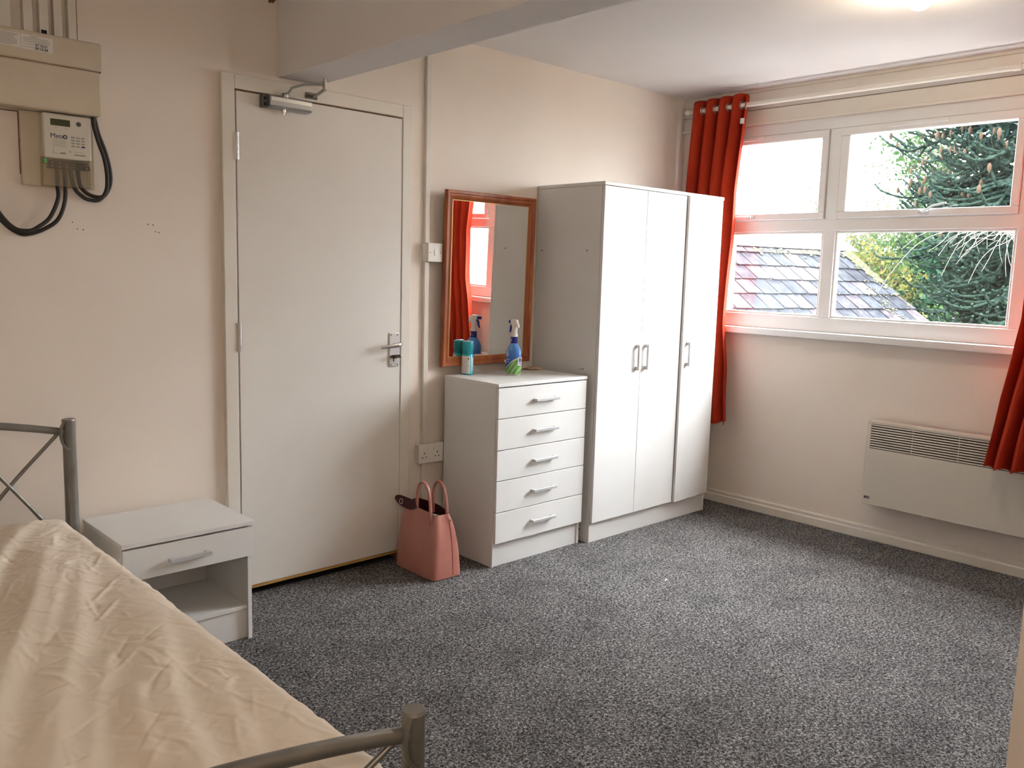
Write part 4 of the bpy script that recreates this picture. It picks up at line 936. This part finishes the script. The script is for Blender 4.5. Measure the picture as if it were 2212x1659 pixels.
# --- trees
def leaves_obj(name, pts, size, m, parent, off, aspect=.55, jitter=.5):
    n = len(pts); pts = np.asarray(pts); a = rng.normal(size=(n, 3)); a /= np.linalg.norm(a, axis=1)[:, None]
    c = rng.normal(size=(n, 3)); c[:, 2] *= .6; b_ = np.cross(a, c); b_ /= np.linalg.norm(b_, axis=1)[:, None]
    s = size*(1+jitter*(rng.random(n)-.5)*2)[:, None]
    v = np.stack([pts-a*s, pts+b_*s*aspect, pts+a*s, pts-b_*s*aspect], 1).reshape(-1, 3)-np.array(off)
    me = bpy.data.meshes.new(name); me.from_pydata(v.tolist(), [], np.arange(4*n).reshape(-1, 4).tolist())
    me.materials.append(m); o = bpy.data.objects.new(name, me); COL.objects.link(o); o.parent = parent; return o
def leaf_mat(name, cols, tr=.35):
    m = mat(name, cols[0], .9, spec=.03); t, bs = nodes(m); N = t.nodes.new; L = t.links.new
    g = N('ShaderNodeNewGeometry'); r = N('ShaderNodeValToRGB'); L(g.outputs['Random Per Island'], r.inputs[0])
    r.color_ramp.elements[0].color = (*cols[0], 1); r.color_ramp.elements[1].color = (*cols[-1], 1)
    for k, c in enumerate(cols[1:-1]): e = r.color_ramp.elements.new((k+1)/(len(cols)-1)); e.color = (*c, 1)
    L(r.outputs[0], bs.inputs['Base Color'])
    o = [n for n in t.nodes if n.type == 'OUTPUT_MATERIAL'][0]; tl = N('ShaderNodeBsdfTranslucent'); L(r.outputs[0], tl.inputs[0]); mx = N('ShaderNodeMixShader'); mx.inputs[0].default_value = tr
    L(bs.outputs[0], mx.inputs[1]); L(tl.outputs[0], mx.inputs[2]); L(mx.outputs[0], o.inputs[0]); return m
bark = add_noise(mat('grey bark', (.10, .085, .07), .9), (.025, .022, .018), (.06, .052, .044), 8)
LM = dict(green=leaf_mat('green leaves', [(.012, .028, .010), (.022, .042, .015), (.030, .050, .020)]), yel=leaf_mat('yellow autumn leaves', [(.022, .040, .012), (.050, .048, .014), (.020, .036, .014), (.085, .065, .018), (.018, .030, .012), (.012, .014, .008)]),
          dark=leaf_mat('dark ivy leaves', [(.005, .016, .011), (.010, .027, .016), (.013, .024, .013)], .15), pale=leaf_mat('pale distant leaves', [(.035, .045, .022), (.05, .055, .028), (.025, .03, .015)]))
def tree(name, label, px, D, height, crown, leafm, nl, size, lean=0, trunk_r=.07, nbr=26, z_lo=.35, group='slender trees behind the slate roof', seed=0):
    rr = random.Random(seed); v = pixray(px, 620); dh = math.hypot(v.x, v.y); bx, by = C.x+v.x/dh*D, C.y+v.y/dh*D
    t = thing(name, label, 'tree', (bx, by, GZ), group=group); of = (bx, by, GZ)
    b = MB(of); pts = [(bx+lean*k/8+.12*math.sin(k*1.3+seed), by+.1*math.sin(k+seed), GZ+height*k/8) for k in range(9)]
    b.tube(smoothpts(pts, 4), [trunk_r*(1-.85*i/32) for i in range(33)], 8)
    tips = []
    for k in range(nbr):
        f = z_lo+(1-z_lo)*rr.random(); i = min(7, int(f*8)); ff = f*8-i; p = Vector(pts[i]).lerp(Vector(pts[i+1]), ff)
        a = rr.uniform(0, 6.28); L_ = crown*(.45+.55*rr.random())*(1.15-f*.6)
        q = p+Vector((math.cos(a)*L_*.5, math.sin(a)*L_*.5, L_*.30)); e = p+Vector((math.cos(a)*L_, math.sin(a)*L_, L_*.55+rr.uniform(-.3, .3)))
        b.tube(smoothpts([p, q, e], 4), [trunk_r*.35*(1-.8*j/8) for j in range(9)], 5)
        for w in range(3):
            e2 = q.lerp(e, rr.random())+Vector((rr.uniform(-.5, .5), rr.uniform(-.5, .5), rr.uniform(-.2, .5)))*crown*.35
            b.tube([q.lerp(e, .3), e2], [trunk_r*.12, trunk_r*.04], 4); tips.append(e2)
        tips += [q, e, q.lerp(e, .5), q.lerp(e, .75)]
    b.build('trunk', bark, t, smooth=True)
    tp = np.array([tuple(x) for x in tips]); idx = rng.integers(0, len(tp), nl); P = tp[idx]+rng.normal(size=(nl, 3))*crown*.15
    leaves_obj('foliage', P, size, leafm, t, of)
    return t
tree('deciduous_tree', 'slender tree with yellow autumn leaves rising just right of the roof hip', 1900, 15.5, 4.4, 1.1, LM['yel'], 6500, .040, .3, seed=1, nbr=34)
tree('deciduous_tree', 'bright green leafy tree in the middle of the lower window pane', 2010, 18, 5.0, 1.3, LM['green'], 9500, .045, -.2, seed=2, trunk_r=.10, nbr=38)
tree('deciduous_tree', 'yellowing bushy tree low between the roof and the dark conifer', 1965, 14, 3.3, 1.2, LM['yel'], 6500, .036, .1, seed=3, z_lo=.25, nbr=34)
tree('deciduous_tree', 'tall thin green tree showing against the sky left of the conifer', 1995, 23, 9.4, 1.3, LM['green'], 9500, .050, .3, seed=4, z_lo=.4, trunk_r=.10, nbr=44)
tree('deciduous_tree', 'sparse yellow-green tree just above the end of the roof ridge', 1860, 25, 5.4, 1.5, LM['pale'], 7500, .045, -.2, seed=5, nbr=46)
tree('deciduous_tree', 'faint sparse tree with bare twigs at the left against the sky', 1765, 34, 7.2, 1.5, LM['pale'], 1500, .05, .2, seed=6, nbr=44, trunk_r=.04)
tree('deciduous_tree', 'twiggy thin tree fading into the white sky in the upper pane', 1885, 34, 9.0, 1.8, LM['pale'], 1500, .05, .2, seed=7, nbr=60, trunk_r=.04)
tree('deciduous_tree', 'pale-trunked young tree standing in front of the dark ivy', 2063, 13.5, 3.9, .6, LM['green'], 900, .036, .05, seed=8, trunk_r=.085, nbr=12, z_lo=.7)
tree('deciduous_tree', 'thin pale stem beside the young tree before the ivy', 2090, 14, 4.1, .6, LM['green'], 500, .036, .1, seed=9, trunk_r=.05, nbr=8, z_lo=.75)
# dark ivy thicket
def shrub(label, px, py, D, rx, rz, n, m, size, name='ivy_thicket', cat='shrub', grp='evergreen thickets at the far right'):
    v = pixray(px, py); dh = math.hypot(v.x, v.y); c = C+v*(D/dh); t = thing(name, label, cat, (c.x, c.y, GZ), group=grp)
    a = rng.normal(size=(n, 3)); a /= np.linalg.norm(a, axis=1)[:, None]; rr = (rng.random(n)**.45)[:, None]; nz = 1+.25*np.sin(a[:, :1]*9)*np.cos(a[:, 2:]*11)
    P = a*rr*nz*np.array([rx, rx, rz])+np.array([c.x, c.y, c.z]); leaves_obj('foliage', P, size, m, t, (c.x, c.y, GZ))
    b = MB((c.x, c.y, GZ)); b.tube([(c.x, c.y, GZ), (c.x, c.y, c.z)], [.15, .08], 8)
    for k in range(10): a_ = k*.63; b.tube([(c.x, c.y, c.z-rz*.6), (c.x+math.cos(a_)*rx*.7, c.y+math.sin(a_)*rx*.7, c.z+rz*.3*math.sin(k*2))], [.05, .015], 5)
    b.build('stem', bark, t); return t
shrub('dark blue-green ivy thicket behind the pale trunks', 2150, 720, 17, 2.0, 1.6, 14000, LM['dark'], .065)
shrub('dark evergreen mass closing the view at the right edge', 2290, 640, 18, 2.4, 2.6, 14000, LM['dark'], .08)
shrub('low dark green undergrowth below the yellow trees', 1990, 760, 19, 2.8, 1.5, 14000, LM['dark'], .07)
# --- monkey puzzle tree
mk = pixray(2262, 420); dh = math.hypot(mk.x, mk.y); D_ = 11.5; mx_, my_ = C.x+mk.x/dh*D_, C.y+mk.y/dh*D_
mp = thing('monkey_puzzle_tree', 'dark monkey puzzle conifer with drooping rope-like branches and brown tips', 'tree', (mx_, my_, GZ)); of = (mx_, my_, GZ)
b = MB(of); b.tube([(mx_, my_, GZ), (mx_, my_, 2), (mx_, my_, 7.5)], [.28, .22, .08], 14); b.build('trunk', bark, mp, smooth=True)
rr = random.Random(11); B_ = MB(of); TP = MB(of)
toC = Vector((C.x-mx_, C.y-my_, 0)).normalized(); sd_ = Vector((-toC.y, toC.x, 0))
def rope(P, r):
    n = 8; rs = []
    pts = smoothpts(P, 5)
    for i, p in enumerate(pts): rs.append(r*(1-.35*i/len(pts))*(1.0+.28*((i % 2)*2-1)))
    B_.tube(pts, rs, 7)
for k in range(520):
    z = rr.uniform(.3, 5.6); a = rr.uniform(0, 6.28); d = (toC*math.cos(a)+sd_*math.sin(a))
    R0 = 1.62*(1-max(0, z-3.5)*.16)*(.56 if z < 1.3 else .80 if z < 1.9 else 1); r0 = rr.uniform(.45, 1)*R0
    droop = rr.uniform(.25, .75)*(1.2 if z < 2.2 else .7)
    st = Vector((mx_, my_, z+.35)); m1 = Vector((mx_, my_, z))+d*r0*.45+Vector((0, 0, .12)); e1 = Vector((mx_, my_, z))+d*r0*.85+Vector((0, 0, -droop*.5)); e2 = Vector((mx_, my_, z))+d*(r0+.10)+Vector((0, 0, -droop*.45+.14))
    rope([st, m1, e1, e2], .021)
    for s_ in range(5):
        f = rr.uniform(.35, .95); base = m1.lerp(e1, f); side = d.cross(Vector((0, 0, 1)))*rr.choice((-1, 1))
        L_ = rr.uniform(.3, .75); q1 = base+side*L_*.5+d*L_*.25+Vector((0, 0, -.10)); q2 = base+side*L_*.8+d*L_*.55+Vector((0, 0, -.16*droop+.02)); q3 = q2+d*.12+Vector((0, 0, .10))
        rope([base, q1, q2, q3], .0175)
        if z > 2.1 and rr.random() < .42: TP.lathe([(.008, -.04), (.017, -.015), (.018, .012), (.008, .035)], q3, 7)
    if z > 2.1 and rr.random() < .7: TP.lathe([(.008, -.045), (.021, -.015), (.021, .02), (.008, .045)], e2, 7)
mkm = add_noise(mat('monkey puzzle scales', (.03, .07, .05), .95, spec=.03), (.0045, .0095, .009), (.014, .024, .017), 25, bump=.6, bscale=40, bdist=.02)
B_.build('branches', mkm, mp, smooth=False)
TP.build('brown_tips', mat('brown branch tips', (.028, .018, .012), .9, spec=.05), mp, smooth=True)
n = 9000; a = rng.normal(size=(n, 3)); a /= np.linalg.norm(a, axis=1)[:, None]; P = a*(rng.random(n)**.5)[:, None]*np.array([.95, .95, 2.9])+np.array([mx_, my_, 3.3])
leaves_obj('inner_foliage', P, .055, leaf_mat('dark conifer leaves', [(.004, .011, .010), (.010, .022, .018)], .05), mp, of, aspect=.3)
# --- bare weeping branch hanging close outside at the right
v0, v1 = pixray(2240, 488), pixray(2120, 492); d0 = 7.2
A = C+v0*d0; Bq = C+v1*(d0+.3)
br = thing('bare_branch', 'bare pale twisting branch hanging in front of the dark conifer', 'branch', tuple(A)); of = tuple(A)
b = MB(of); main = [A+Vector((.1, -.5, .25)), A, A.lerp(Bq, .4)+Vector((0, 0, -.05)), A.lerp(Bq, .8)+Vector((0, 0, .02)), Bq+Vector((0, .05, .08))]
b.tube(smoothpts(main, 8), [.016-.011*i/32 for i in range(33)], 8)
rr = random.Random(5); MP = smoothpts(main, 8)
for k in range(60):
    p = MP[rr.randint(4, len(MP)-1)]; L_ = rr.uniform(.25, .80); a = rr.uniform(-1.6, .9); dr = _r*a*.8+_f*rr.uniform(-.3, .3)
    pts = [p]
    g = rr.uniform(.05, .5)
    for j in range(1, 6):
        f = j/5; pts.append(p+dr*L_*(f-.25*g*f*f)+Vector((0, 0, -1))*L_*(g*f*f*1.3+.05*math.sin(f*7+k))+_r*.03*math.sin(f*5+k))
    b.tube(smoothpts(pts, 3), [.0036-.0024*i/15 for i in range(16)], 5)
b.build('twigs', mat('pale bark twigs', (.085, .078, .066), .85, spec=.1), br, smooth=True)
